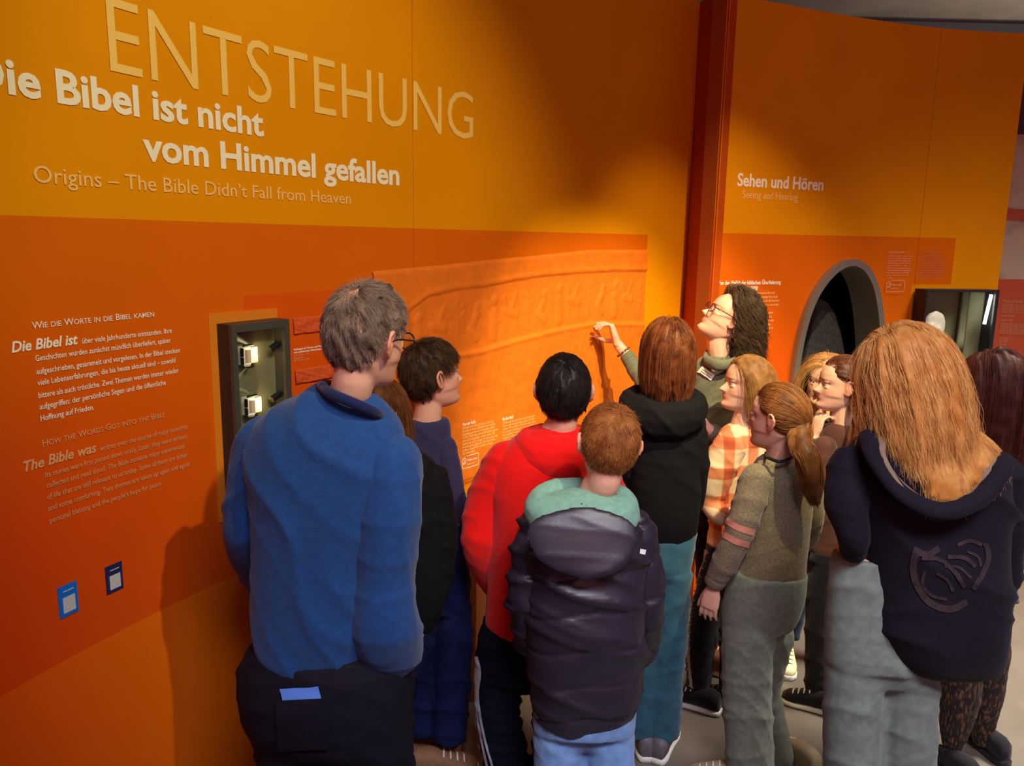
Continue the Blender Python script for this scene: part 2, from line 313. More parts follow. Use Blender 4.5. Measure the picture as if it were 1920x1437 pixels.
for (x0, xb, m) in ((1665, 1661, m_soft), (1727, 1722, mat('lettering_faint', srgb(206, 120, 84), .6))):
    wall_text(W2, 'Wort-Sieh-und-Hör' if x0 < 1700 else 'Listening and Seeing', (x0+1, 474.8), (x0+30+(4 if x0 > 1700 else 0), 475.3), c6*.9, m, wr, .02)
    for i in range(10):
        y = 481.5+i*4.45; xx = x0-i*.45; xe = [47, 43, 43, 42, 37, 44, 44.5, 43.5, 41, 13][i] if x0 < 1700 else [43, 43, 42, 46, 43, 46, 47, 47, 42, 40][i]
        tx = ['Im Anfang war das Wort, und das Wort war', 'klang und wurde Bild. Seitdem wird', 'erzählt, geschrieben und gemalt, was', 'Menschen sehen und hören. Hier sind', 'Stimmen und Bilder aus vielen', 'Jahrhunderten versammelt, die zum', 'Hinhören und Hinschauen einladen und', 'neue Blicke auf alte Texte öffnen', 'wollen. Probieren Sie es aus und', 'lauschen.'][i]
        wall_text(W2, tx, (xx, y), (xx+xe, y+.5), c6*.75, m, wr, .005)
sb, hb = W2.hit(1658.5, 547); touch_badge(W2, sb, hb, (S(W2, 1693, 540)-sb)/.205, wr, m_soft)
# lines on the red mural panel
m_sf3 = mat('lettering_mural', srgb(224, 140, 100), .6)
class W3c:
    def pt(self, s, h, off=0): return w3pt(s, CAMH+h, off+.004)
W3o = W3c()
def w3text(tx, y, x0, x1, cap=.016):
    a = w3z(x0, y); wall_text(W3o, tx, None, None, cap, m_sf3, wall3, .01, s=(a[0], a[0]+(x1-x0)*.00318), h=a[1]-CAMH)
w3text('Wissen und Glauben', 567, 1878, 1912, .02)
for i, (y, x1) in enumerate([(573, 1930), (577.5, 1931), (582, 1929), (587, 1931), (594, 1898), (602, 1896), (609, 1930), (613.5, 1928), (618, 1932), (622.5, 1930), (626.5, 1918), (637, 1888), (642, 1886), (648, 1884)]):
    w3text('Schriften der Bibel aus alter und neuer Zeit in Wort und Bild'[:max(10, int((x1-1878)*1.0))], y, 1877-i*.4, x1)

# ------------------------------------------------------------------ clay impression band on the main wall (shallow real relief)
def relief(name, W, outline, s0, s1, ns, nh, m, parent, hfun):
    V, F = [], []
    for i in range(ns+1):
        s = s0+(s1-s0)*i/ns; lo, hi = outline(s)
        for j in range(nh+1):
            h = lo+(hi-lo)*j/nh; V.append(W.pt(s, h, .003+hfun(s, h, (h-lo)/(hi-lo))))
    for i in range(ns):
        for j in range(nh):
            a = i*(nh+1)+j; F.append((a, a+nh+1, a+nh+2, a+1))
    return mesh(name, V, F, m, parent, smooth=True)
up = [W1.hit(*p) for p in ((695, 509), (770, 502), (830, 497), (900, 489), (1000, 479.5), (1106, 468.5), (1212, 468.5))]
ie = [W1.hit(*p) for p in ((765, 583), (800, 556), (850, 544), (912, 536), (960, 526), (1020, 517), (1080, 512), (1150, 508), (1208, 508))]
il = [W1.hit(*p) for p in ((765, 672), (830, 666), (900, 655), (960, 637), (1040, 617), (1110, 604), (1206, 605))]
f_ = lambda a: (lambda s: float(np.interp(s, [q[0] for q in a], [q[1] for q in a])))
fu, fe, fl = f_(up), f_(ie), f_(il)
rng = random.Random(4)
figs = []   # (s0,h0,s1,h1,r) strokes of walking figures, animals and trees pressed in clay
sL, sR = il[0][0], sBandEnd-.01
ncol = 15
for k in range(ncol):
    s = sL+.05+(sR-sL-.09)*k/(ncol-1); lo, hi = fl(s)+.03, fe(s)-.03; hh = hi-lo; w_ = .045
    kind = k % 4
    if kind == 0:      # robed figure with raised arm
        figs += [(s, lo+.05*hh, s, lo+.55*hh, .018), (s, lo+.78*hh, s+.006, lo+.84*hh, .014), (s, lo+.6*hh, s-.05, lo+.78*hh, .007), (s, lo+.5*hh, s+.035, lo+.35*hh, .007)]
    elif kind == 1:    # standing winged animal
        figs += [(s-.03, lo+.5*hh, s+.03, lo+.42*hh, .016), (s-.03, lo+.5*hh, s-.045, lo+.8*hh, .009), (s-.03, lo+.45*hh, s-.04, lo+.05*hh, .007), (s+.03, lo+.4*hh, s+.035, lo+.05*hh, .007), (s, lo+.5*hh, s+.03, lo+.85*hh, .01)]
    elif kind == 2:    # tree
        figs += [(s, lo, s, lo+.9*hh, .007)]+[(s, lo+f*hh, s+sg*.035, lo+(f+.15)*hh, .006) for f in (.3, .5, .7) for sg in (-1, 1)]
    else:              # kneeling figure
        figs += [(s, lo+.1*hh, s-.03, lo+.3*hh, .015), (s-.03, lo+.3*hh, s+.005, lo+.6*hh, .014), (s+.005, lo+.72*hh, s+.01, lo+.76*hh, .013), (s, lo+.55*hh, s+.045, lo+.65*hh, .006)]
FA = np.array(figs)
def strokes(s, h):
    a = FA[:, :2]; dd = FA[:, 2:4]-a; p = np.array((s, h))-a; t = np.clip((p*dd).sum(1)/((dd*dd).sum(1)+1e-9), 0, 1)
    dist = np.hypot(*(p-dd*t[:, None]).T); q = np.clip(1-dist/(FA[:, 4]*1.5), 0, 1); return float((np.sqrt(q*(2-q))*np.minimum(FA[:, 4], .013)).max())*.5
def rough_(s, h): return .0014*math.sin(s*31+math.sin(h*47)*1.3)*math.sin(h*39+s*11)+.0008*math.sin(s*90+h*70)*math.sin(h*120-s*33)
def ss(a, b, x):
    t = min(1, max(0, (x-a)/(b-a))); return t*t*(3-2*t)
def hf(s, h, v):
    z = .006*ss(0, .02, v)*(1-ss(.985, 1, v))+rough_(s, h)*.6
    e, l = fe(s), fl(s)
    inside = ss(0, .025, s-sL+.01)*ss(l-.01, l+.012, h)*(1-ss(e-.008, e+.003, h))
    z += inside*(-.007+strokes(s, h)) + .004*math.exp(-((h-l+.012)/.009)**2)*ss(0, .05, s-sL)+.003*math.exp(-((h-e-.012)/.010)**2)
    return max(z, .0006)
m_clay = mat('clay_print', (.82, .18, .003, 1), .65, noise=.1, nscale=18, bump=.15, bscale=120)
relief('clay_impression', W1, lambda s: (-.985, fu(s)), S(W1, 697, 509), sBandEnd-.004, 300, 190, m_clay, wl, hf)
# smaller strips with faint relief on the red sub-panel
ss0, ss1 = S(W1, 548, 600), S(W1, 696, 585)
def hf2(s, h, v): return .004*ss(0, .05, v)*(1-ss(.95, 1, v))+rough_(s*2.2, h*2.2)*1.2+.0006
for (ya, yb) in (((548, 596.5), (548, 628)), ((548, 695), (548, 722))):
    ht, hb_ = H(W1, *ya), H(W1, *yb)
    relief('small_impression', W1, lambda s: (hb_, ht), ss0, ss1, 70, 20, mat('clay_print_small', srgb(214, 84, 34), .6), wl, hf2)
# ------------------------------------------------------------------ side wall panels with the egg-topped portal cut through
def proj(p):
    q = Vector(tuple(p))-Vector((0, 0, CAMH)); z = q.dot(F_); return 960+FPX*q.dot(cx_)/z, 718.5-FPX*q.dot(cy_)/z
def s_at(W, px, h, off, lo=-1.5, hi=3.5):
    ss_ = np.linspace(lo, hi, 1500); xs = [proj(W.pt(s, h, off))[0] for s in ss_]; return float(ss_[int(np.argmin(abs(np.array(xs)-px)))])
LFT = [W2.hit(*p) for p in ((1592, 487), (1578, 490), (1560, 500), (1541, 519), (1524, 543), (1511, 570), (1500, 602), (1490, 645), (1483, 690), (1478, 740), (1473, 800), (1470, 880), (1469, 1000))]
RGT = [W2.hit(*p) for p in ((1592, 487), (1606, 490), (1620, 500), (1632, 519), (1640, 543), (1645, 570), (1649, 602), (1651, 645), (1652, 690), (1651, 740), (1648, 800), (1646, 880), (1646, 1000))]
hs_ = [q[1] for q in LFT][::-1]
hTop = LFT[0][1]
fL = lambda h, g=0: (float(np.interp(h-g, hs_, [q[0] for q in LFT][::-1]))-g)
fR = lambda h, g=0: (float(np.interp(h-g, [q[1] for q in RGT][::-1], [q[0] for q in RGT][::-1]))+g)
def holed(W, s0, s1, hmax, m, parent, off, thick, name, g=0):
    hh = sorted(set([-1.9, -1.5, -1.1]+[h for h in np.linspace(-.9, hTop-.001, 40)]+[hTop+g-.0005*k*k for k in range(1, 12)]))
    V, F, UV = [], [], []
    def add(s, h):
        V.append(W.pt(s, h, off)); V.append(W.pt(s, h, off-thick)); UV.append((s, h)); UV.append((s, h)); return len(V)-2
    rows = []
    for h in [q for q in hh if q < hTop+g]:
        l, r = fL(h, g), fR(h, g)
        if r < l+.001: l = r = (l+r)/2
        rows.append([add(s0+(l-s0)*i/6, h) for i in range(7)]+[add(r+(s1-r)*i/6, h) for i in range(7)])
    mid = (fL(hTop)+fR(hTop))/2
    rows.append([add(s0+(mid-s0)*i/6, hTop+g) for i in range(7)]+[add(mid+(s1-mid)*i/6, hTop+g) for i in range(7)])
    rows.append([add(s0+(mid-s0)*i/6, hmax) for i in range(7)]+[add(mid+(s1-mid)*i/6, hmax) for i in range(7)])
    for a, b_ in zip(rows[:-1], rows[1:]):
        for i in list(range(6))+list(range(7, 13)):
            F += [(a[i], a[i+1], b_[i+1], b_[i]), (a[i]+1, b_[i]+1, b_[i+1]+1, a[i+1]+1)]
        F += [(a[0], b_[0], b_[0]+1, a[0]+1), (a[13], a[13]+1, b_[13]+1, b_[13])]
        if a is not rows[-2]: F += [(a[6], a[6]+1, b_[6]+1, b_[6]), (a[7], b_[7], b_[7]+1, a[7]+1)]
    t_ = rows[-1]
    for i in range(13): F.append((t_[i], t_[i+1], t_[i+1]+1, t_[i]+1))
    o = mesh(name, V, F, m, parent); uv = o.data.uv_layers.new(name='UVMap')
    for l in o.data.loops: uv.data[l.index].uv = UV[l.vertex_index]
    return o
bpy.data.objects.remove(wr); 
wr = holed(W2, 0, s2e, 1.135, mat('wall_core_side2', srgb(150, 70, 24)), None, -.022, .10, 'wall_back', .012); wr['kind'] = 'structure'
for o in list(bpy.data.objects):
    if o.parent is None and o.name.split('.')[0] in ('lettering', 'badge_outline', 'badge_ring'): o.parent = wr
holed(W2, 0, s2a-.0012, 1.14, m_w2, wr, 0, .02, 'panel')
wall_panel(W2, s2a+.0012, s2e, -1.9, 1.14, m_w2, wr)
# rim of the portal
pts = [(fL(h), h) for h in np.linspace(-1.89, hTop-.0012, 60)]+[(fR(h), h) for h in np.linspace(hTop-.0012, -1.89, 60)]
pts = [q for i, q in enumerate(pts)]
# denser and smoother through the crown
def smooth_(a, k=6):
    a = np.array(a)
    for _ in range(k): a[1:-1] = (a[:-2]+2*a[1:-1]+a[2:])/4
    return a
pp_ = []
raw = np.array([q for q in LFT[::-1]]+[q for q in RGT[1:]]); raw[0, 1] = raw[-1, 1] = -1.89
tt = np.linspace(0, len(raw)-1, 140)
pp_ = np.stack([np.interp(tt, range(len(raw)), raw[:, k]) for k in (0, 1)], 1); pp_ = smooth_(pp_, 10)
tang = np.gradient(pp_, axis=0); tang /= np.linalg.norm(tang, axis=1)[:, None]; inn = np.stack([tang[:, 1], -tang[:, 0]], 1)
V, F = [], []
for q, nn in zip(pp_, inn):
    for (d_, o_) in ((-.006, .035), (.030, .035), (.034, -.16), (-.006, -.16)):
        r = q+nn*d_; V.append(W2.pt(r[0], r[1], o_))
for i in range(len(pp_)-1):
    for k in range(4): a = 4*i+k; b_ = 4*i+(k+1) % 4; F.append((a, a+4, b_+4, b_))
F += [(0, 1, 2, 3), (4*len(pp_)-1, 4*len(pp_)-2, 4*len(pp_)-3, 4*len(pp_)-4)]
m_rim = mat('rim_metal', srgb(150, 146, 128), .38, .6, bump=.05)
portal = mesh('portal_niche', V, F, m_rim, None, label='tall egg-topped dark niche opening with a grey metal rim in the orange side wall', category='niche')
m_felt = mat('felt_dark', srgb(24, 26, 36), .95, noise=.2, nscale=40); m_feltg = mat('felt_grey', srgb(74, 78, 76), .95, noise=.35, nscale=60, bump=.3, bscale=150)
sl0, sr0 = fL(-.7)-.05, fR(-.7)+.08
c0, c1 = W2.pt(sl0, 0, -.17), W2.pt(sr0, 0, -.17); b0, b1 = W2.pt(sl0, 0, -1.0), W2.pt(sr0, 0, -1.0)
V = []; nv = 9; poly = [c0]+[b0+(b1-b0)*i/6+W2.frame(1)[1]*(-.18*math.sin(math.pi*i/6)) for i in range(7)]+[c1]
for p in poly: V += [(p[0], p[1], .0), (p[0], p[1], 2.25)]
F = [(2*i, 2*i+2, 2*i+3, 2*i+1) for i in range(len(poly)-1)]+[tuple(range(1, 2*len(poly), 2))]
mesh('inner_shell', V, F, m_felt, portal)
out_ = [(1489, 1000), (1488, 760), (1494, 690), (1505, 635), (1516, 590), (1526, 566), (1538, 560), (1552, 568), (1566, 590), (1576, 620), (1583, 660), (1587, 710), (1590, 800), (1590, 1000)]
V, F = [], []; n_ = len(out_); Yb = 4.62
for (x, y) in out_:
    for k, (dy, sh) in enumerate(((0, 0), (-.03, .985), (.12, 1))):
        p = P(x, y, Yb); c_ = P(1540, 760, Yb); q = c_+(p-c_)*(1 if k != 1 else .9); q[1] += dy if k != 1 else -.05; V.append((q[0], q[1], max(q[2], 0)))
for i in range(n_-1):
    a = 3*i; F += [(a, a+3, a+4, a+1), (a, a+2, a+5, a+3)]
F += [tuple(3*i+1 for i in range(n_))]
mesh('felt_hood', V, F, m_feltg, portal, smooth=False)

# ------------------------------------------------------------------ showcases
m_black = mat('case_black', srgb(34, 33, 34), .45, noise=.06, nscale=20); m_blackf = mat('case_front', srgb(66, 66, 60), .5); m_olive = mat('case_lining', srgb(112, 110, 82), .7, noise=.08, nscale=12)
m_glass, t, b = new_mat('case_glass'); b.inputs['Base Color'].default_value = (1, 1, 1, 1); b.inputs['Transmission Weight'].default_value = 1; b.inputs['Roughness'].default_value = .0; b.inputs['IOR'].default_value = 1.02; b.inputs['Alpha'].default_value = .12
def local_box(o, X, N, Z, x0, x1, n0, n1, z0, z1): return boxg(o+X*(x0+x1)/2+N*(n0+n1)/2+Z*(z0+z1)/2, X*(x1-x0)/2, N*(n1-n0)/2, Z*(z1-z0)/2)
def showcase(label, W, s0, s1, h0, h1, d, fl_, fr_, ft, back, front_mat):
    sm = (s0+s1)/2; X, N, Z = W.frame(sm); o = W.pt(sm, 0, 0); w_ = (s1-s0)/2
    root = empty('showcase', tuple(o+Z*h0), label=label, category='showcase', group='lit black wall showcases')
    B = lambda *a: local_box(o, X, N, Z, *a)
    V, F = merge([B(-w_, -w_+.012, back, d-.012, h0, h1), B(w_-.012, w_, back, d-.012, h0, h1), B(-w_+.012, w_-.012, back, d-.012, h1-.012, h1), B(-w_+.012, w_-.012, back, d-.012, h0, h0+.012)])
    mesh('body', V, F, m_black, root)
    V, F = B(-w_+.0125, w_-.0125, back, back+.006, h0+.0125, h1-.0125); mesh('back_panel', V, F, m_olive, root)
    V, F = merge([B(-w_, -w_+fl_, d-.0118, d, h0, h1), B(w_-fr_, w_, d-.0118, d, h0, h1), B(-w_+fl_, w_-fr_, d-.0118, d, h1-ft, h1), B(-w_+fl_, w_-fr_, d-.0118, d, h0, h0+ft)])
    mesh('door_frame', V, F, front_mat, root)
    V, F = B(-w_+fl_+.0005, w_-fr_-.0005, d-.009, d-.006, h0+ft, h1-ft); mesh('glass_pane', V, F, m_glass, root)
    return root, (o, X, N, Z, w_)
tA = W1.hit(404, 607); bA = W1.hit(419, 965); dA = .065
sA0, sA1 = tA[0], s_at(W1, 543, tA[1], dA)
caseA, (o, X, N, Z, w_) = showcase('tall narrow black wall showcase with lit seals, left of the man in the blue sweater', W1, sA0, sA1, bA[1], tA[1], dA, .018, .020, .022, .006, m_blackf)
V, F = local_box(o, X, N, Z, -w_-.025, w_+.01, .0005, .0055, bA[1]-.02, tA[1]+.028); mesh('lit_recess_plate', V, F, mat('plate_orange', srgb(222, 126, 24), .5), caseA)  # brighter plate stands in for the lit wall recess behind the case
m_lit = mat('seal_label_card', srgb(250, 244, 214), .5); m_seal = mat('seal_stone', srgb(226, 200, 160), .35); m_clip = mat('clip_black', srgb(22, 22, 22), .35)
def cyl(c, ax, r, L, n=12, r2=None):
    c, ax = np.array(c), np.array(ax)/np.linalg.norm(ax); u = np.cross(ax, (0, 0, 1)); u = u/np.linalg.norm(u) if np.linalg.norm(u) > .1 else np.array((1, 0, 0)); v = np.cross(ax, u); V = []
    r2 = r if r2 is None else r2
    for i in range(n):
        a = 2*math.pi*i/n; d_ = u*math.cos(a)+v*math.sin(a); V += [c-ax*L/2+d_*r, c+ax*L/2+d_*r2]
    return V, [(2*i, 2*((i+1) % n), 2*((i+1) % n)+1, 2*i+1) for i in range(n)]+[tuple(range(0, 2*n, 2))[::-1], tuple(range(1, 2*n, 2))]
def hz_at(W, s, off, py):
    a = np.linspace(-1.2, .3, 900); ys = [proj(W.pt(s, h, off))[1] for h in a]; return float(a[int(np.argmin(abs(np.array(ys)-py)))])
def case_pt(px, py, off):
    s = s_at(W1, px, -.3, off); return W1.pt(s, hz_at(W1, s, off, py), off)
for i, (xa, xb, ya, yb) in enumerate(((450, 481, 650, 684), (456, 484, 746, 777))):
    c_ = case_pt((xa+xb)/2, (ya+yb)/2, .035); hw, hh = .030, .026
    r = empty('seal_stand', tuple(c_-Z*hh), label='small lit cylinder seal on a cream block, %s of the two in the tall showcase' % ('upper', 'lower')[i], category='exhibit', group='lit seals in the tall showcase')
    mesh('block', *boxg(c_-X*.008-N*.012, X*.014, N*.012, Z*hh), m_lit, r)
    mesh('impression_card', *boxg(c_+X*.019-N*.010, X*.012, N*.010, Z*hh*.86), mat('card_warm', srgb(246, 222, 160), .5), r)
    mesh('cylinder_seal', *cyl(c_-X*.008+N*.008, Z, .009, .036), m_seal, r, smooth=False)
    mesh('clamp', *merge([cyl(c_-X*.004+Z*(hh+.004)+N*.002, X, .004, .034, 8), cyl(c_-X*.012-Z*(hh+.004)+N*.002, X, .004, .022, 8), boxg(c_-X*.026+Z*.012+N*.001, X*.003, N*.004, Z*.012), boxg(c_-X*.026-Z*.014+N*.001, X*.003, N*.004, Z*.010)]), m_clip, r)
    reparent(r)
    q = case_pt(512, (651, 744)[i], .035)
    r = empty('mini_spotlight', tuple(q), label='tiny black tube spotlight, %s one on the right inside the tall showcase' % ('upper', 'lower')[i], category='lamp', group='tube spotlights in the tall showcase')
    ax = -X*.92-Z*.38*(1 if i == 0 else .9)
    mesh('lamp_tube', *cyl(q, ax, .010, .036, 12), m_clip, r)
    mesh('bracket', *merge([cyl(q+X*.026+Z*.008, X, .004, .05, 8), boxg(q+X*.052+Z*.006, X*.004, N*.006, Z*.012)]), m_clip, r)
    reparent(r)
    lamp('SPOT', 'spot_seal', tuple(q+ax*.028), tuple(c_), 6, (1, .88, .62), spot_size=math.radians(75), spot_blend=.5, shadow_soft_size=.006)
reparent(caseA)
# second showcase on the side wall
dB = .12; sB0 = S(W2, 1713.5, 541); sB1 = s_at(W2, 1880, -.1, dB, 0, 2.6)
hB1 = hz_at(W2, (sB0+sB1)/2, dB, 543.5); hB0 = hB1-.62
caseB, (o, X, N, Z, w_) = showcase('wide black wall showcase with a glowing pale stone, right of the portal', W2, sB0, sB1, hB0, hB1, dB, .012, .022, .014, .022, m_black)
def caseB_pt(px, py, off):
    s = s_at(W2, px, -.3, off, 0, 2.6); return W2.pt(s, hz_at(W2, s, off, py), off)
q0, q1 = caseB_pt(1857.5, 553, .09), caseB_pt(1851, 608, .09)
m_glint = mat('glint_white', (1, 1, 1, 1), emit=(1, .98, .9, 1), es=9)
mesh('glint_strip', *cyl((q0+q1)/2, q1-q0, .0085, np.linalg.norm(q1-q0), 10), m_glint, caseB)  # glowing tube stands in for a bright reflection in the glass
V, F = local_box(o, X, N, Z, .05, .056, .029, .105, hB0+.0125, hB1-.0125); mesh('divider', V, F, mat('divider_olive', srgb(70, 68, 48), .6), caseB)
reparent(caseB)
# pale stone
c_ = caseB_pt(1754, 640, .058); bm_V, bm_F = [], []
nz, nt = 22, 28; rr = random.Random(3)
for i in range(nz+1):
    f = i/nz; z = -.17+.34*f; k = (1-max(0, (f-.72)/.28)**2.6)**.5 if f > .72 else 1; k = max(k, .12)
    for j in range(nt):
        a = 2*math.pi*j/nt; e = abs(math.cos(a))**.7*np.sign(math.cos(a)), abs(math.sin(a))**.7*np.sign(math.sin(a))
        nn = 1+.035*math.sin(5*a+9*f)*math.sin(17*f+a)+rr.uniform(-.018, .018)
        bm_V.append(c_+X*(e[0]*.062*k*nn+.012*f)+N*e[1]*.026*k*nn+Z*z)
for i in range(nz):
    for j in range(nt): bm_F.append((i*nt+j, i*nt+(j+1) % nt, (i+1)*nt+(j+1) % nt, (i+1)*nt+j))
bm_F += [tuple(range(nt))[::-1], tuple(nz*nt+j for j in range(nt))]
st = mesh('stone_fragment', bm_V, bm_F, mat('stone_pale', srgb(226, 222, 200), .8, noise=.12, nscale=60, bump=.5, bscale=90), None, smooth=True, label='pale rough stone fragment glowing inside the wide black showcase', category='stone')
lamp('SPOT', 'spot_stone', tuple(c_+N*.046-Z*.12-X*.06), tuple(c_+Z*.05+N*.0), 10, (1, .97, .82), spot_size=math.radians(110), spot_blend=.5, shadow_soft_size=.01)
lamp('POINT', 'case_glow', tuple(c_+X*.24+N*.02-Z*.22), tuple(c_), .35, (.85, 1, .75), shadow_soft_size=.004)

# info stickers without their codes
for (cs, nm, colr, lab) in (([(107, 1100), (143, 1091), (146, 1149), (110, 1158)], 'info_sticker', srgb(20, 110, 216), 'bright blue info sticker low on the red band, lower one of two'),
                            ([(196, 1064), (227, 1052), (230, 1103), (199, 1115)], 'info_sticker', srgb(34, 38, 92), 'dark navy info sticker low on the red band, upper one of two')):
    (sa, ha), (sb_, hb_), (sc_, hc_), (sd, hd) = [W1.hit(*c) for c in cs]; s0, s1, h1, h0 = (sa+sd)/2, (sb_+sc_)/2, (ha+hb_)/2, (hc_+hd)/2
    r = empty(nm, tuple(W1.pt(s0, h0, .001)), label=lab, category='sticker', group='info stickers on the red band')
    wall_panel(W1, s0, s1, h0, h1, mat('sticker_'+lab[:6], colr, .35), r, .002, 'card', 3, .003)
    ww, hh = s1-s0, h1-h0; m_g = mat('sticker_grey', srgb(196, 196, 204), .5, noise=.14, nscale=260)
    wall_panel(W1, s0+ww*.2, s1-ww*.16, h0+hh*.12, h0+hh*.62, m_g, r, .001, 'blank_field', 2, .0042)
    wall_panel(W1, s0+ww*.25, s1-ww*.2, h0+hh*.80, h0+hh*.825, m_g, r, .001, 'title_line', 2, .0042)
    reparent(r)
# rolling desk under the relief
sD0, sD1 = S(W1, 853, 920), S(W1, 1150, 800); hd_ = H(W1, 868, 926)
r = empty('activity_desk', tuple(W1.pt((sD0+sD1)/2, -1.9, .15)), label='low grey-green activity desk along the wall, glimpsed left of the red hoodie', category='desk')
def desk_piece(nm, o0, o1, h0, h1, m): wall_panel(W1, sD0, sD1, h0, h1, m, r, o1-o0, nm, 14, o1)
desk_piece('worktop', .003, .20, hd_-.03, hd_, mat('desk_olive', srgb(120, 122, 84), .5))
desk_piece('front_rail', .14, .195, hd_-.10, hd_-.031, m_blackf)
desk_piece('plinth', .003, .12, -1.9, hd_-.031, mat('desk_base', srgb(150, 80, 40), .6))
reparent(r)
q = W1.pt(S(W1, 872, 940), hd_+.016, .14); X, N, Z = W1.frame(S(W1, 872, 940))
r = empty('paper_roll_tray', tuple(q-Z*.015), label='small white tray lying on the grey-green desk', category='tray')
mesh('tray_base', *boxg(q-Z*.010, X*.10, N*.05, Z*.005), mat('tray_white', srgb(235, 230, 215), .4), r)
mesh('tray_rim', *merge([boxg(q+X*.097, X*.003, N*.05, Z*.012), boxg(q-X*.097, X*.003, N*.05, Z*.012), boxg(q+N*.047, X*.094, N*.003, Z*.012), boxg(q-N*.047, X*.094, N*.003, Z*.012)]), mat('tray_rim_white', srgb(240, 236, 225), .4), r)
reparent(r)
# ------------------------------------------------------------------ people: tools
from mathutils.bvhtree import BVHTree
def PT(px, py, Y):
    """point on the sight line at distance Y, and metres per pixel there"""
    u, v = (px-960)/FPX, -(py-718.5)/FPX; d = F_+cx_*u+cy_*v; t = Y/d.y
    return np.array((0, 0, CAMH))+np.array(d)*t, t/FPX
def resample(pts, n):
    pts = np.array(pts, float); k = len(pts)
    if k == 2: tt = np.linspace(0, 1, n)[:, None]; return pts[0]*(1-tt)+pts[1]*tt
    P0 = np.vstack([2*pts[0]-pts[1], pts, 2*pts[-1]-pts[-2]]); out = []
    for u in np.linspace(0, k-1, n):
        i = min(int(u), k-2); f = u-i; a, b, c, d = P0[i:i+4]
        out.append(.5*((2*b)+(-a+c)*f+(2*a-5*b+4*c-d)*f*f+(-a+3*b-3*c+d)*f**3))
    return np.array(out)
def tube(pts, rad, n=12, flat=None, cap=True):
    pts = np.array(pts, float); m = len(pts); rad = np.broadcast_to(rad, (m,)) if np.ndim(rad) < 2 else rad
    T = np.gradient(pts, axis=0); T /= np.linalg.norm(T, axis=1)[:, None]+1e-12
    ref = np.array((0, 1, 0.)) if abs(T[0][1]) < .8 else np.array((1, 0, 0.))
    a = np.linspace(0, 2*math.pi, n, endpoint=False); V = []
    u = np.cross(T[0], ref); u /= np.linalg.norm(u)
    for i in range(m):
        u = u-T[i]*(u@T[i]); u /= np.linalg.norm(u); v = np.cross(T[i], u); r = rad[i]; fl = 1 if flat is None else flat
        V.append(pts[i]+np.outer(np.cos(a), u)*r+np.outer(np.sin(a), v)*r*fl)
    V = np.concatenate(V); F = [(i*n+j, i*n+(j+1) % n, (i+1)*n+(j+1) % n, (i+1)*n+j) for i in range(m-1) for j in range(n)]
    if cap: F += [tuple(range(n))[::-1], tuple((m-1)*n+j for j in range(n))]
    return V, F
def loft(rings, n=28, e=.85):
    """rings: (centre, half-width vector, half-depth vector)"""
    a = np.linspace(0, 2*math.pi, n, endpoint=False); V = []
    c_, s_ = np.sign(np.cos(a))*abs(np.cos(a))**e, np.sign(np.sin(a))*abs(np.sin(a))**e
    for c, u, v in rings: V.append(np.array(c)+np.outer(c_, u)+np.outer(s_, v))
    m = len(rings); V = np.concatenate(V); F = [(i*n+j, i*n+(j+1) % n, (i+1)*n+(j+1) % n, (i+1)*n+j) for i in range(m-1) for j in range(n)]
    F += [tuple(range(n))[::-1], tuple((m-1)*n+j for j in range(n))]
    return V, F
def ball(c, r, R=None, n=16, m=10):
    V, F = [], []; r = np.broadcast_to(r, (3,))
    for i in range(m+1):
        th = math.pi*(i+.02)/(m+.04)
        for j in range(n): a = 2*math.pi*j/n; V.append((math.sin(th)*math.cos(a)*r[0], math.sin(th)*math.sin(a)*r[1], math.cos(th)*r[2]))
    V = np.array(V); V = (V@np.array(R).T if R is not None else V)+np.array(c)
    F = [(i*n+j, (i+1)*n+j, (i+1)*n+(j+1) % n, i*n+(j+1) % n) for i in range(m) for j in range(n)]
    return V, F+[tuple(range(n)), tuple(m*n+j for j in range(n))[::-1]]
def fuse(parts, voxel, smooth=4, fac=.5):
    V, F = [], []; k = 0
    for v, f in parts: V.append(np.array(v)); F += [tuple(i+k for i in q) for q in f]; k += len(v)
    V = np.concatenate(V); me = bpy.data.meshes.new('f'); me.from_pydata(V.tolist(), [], F)
    o = bpy.data.objects.new('f', me); COL.objects.link(o)
    md = o.modifiers.new('r', 'REMESH'); md.mode = 'VOXEL'; md.voxel_size = voxel
    if smooth: sm = o.modifiers.new('s', 'SMOOTH'); sm.iterations = smooth; sm.factor = fac
    dg = bpy.context.evaluated_depsgraph_get(); r = bpy.data.meshes.new_from_object(o.evaluated_get(dg))
    bpy.data.objects.remove(o); bpy.data.meshes.remove(me); return r
def place(me, name, m, parent, **props):
    me.name = name; me.materials.clear(); me.materials.append(m); me.polygons.foreach_set('use_smooth', [True]*len(me.polygons))
    o = bpy.data.objects.new(name, me); COL.objects.link(o); o.parent = parent
    for k, v in props.items(): o[k] = v
    return o
def get_co(me):
    a = np.empty(len(me.vertices)*3, np.float32); me.vertices.foreach_get('co', a); return a.reshape(-1, 3).astype(float)
def get_no(me):
    a = np.empty(len(me.vertices)*3, np.float32); me.vertices.foreach_get('normal', a); return a.reshape(-1, 3).astype(float)
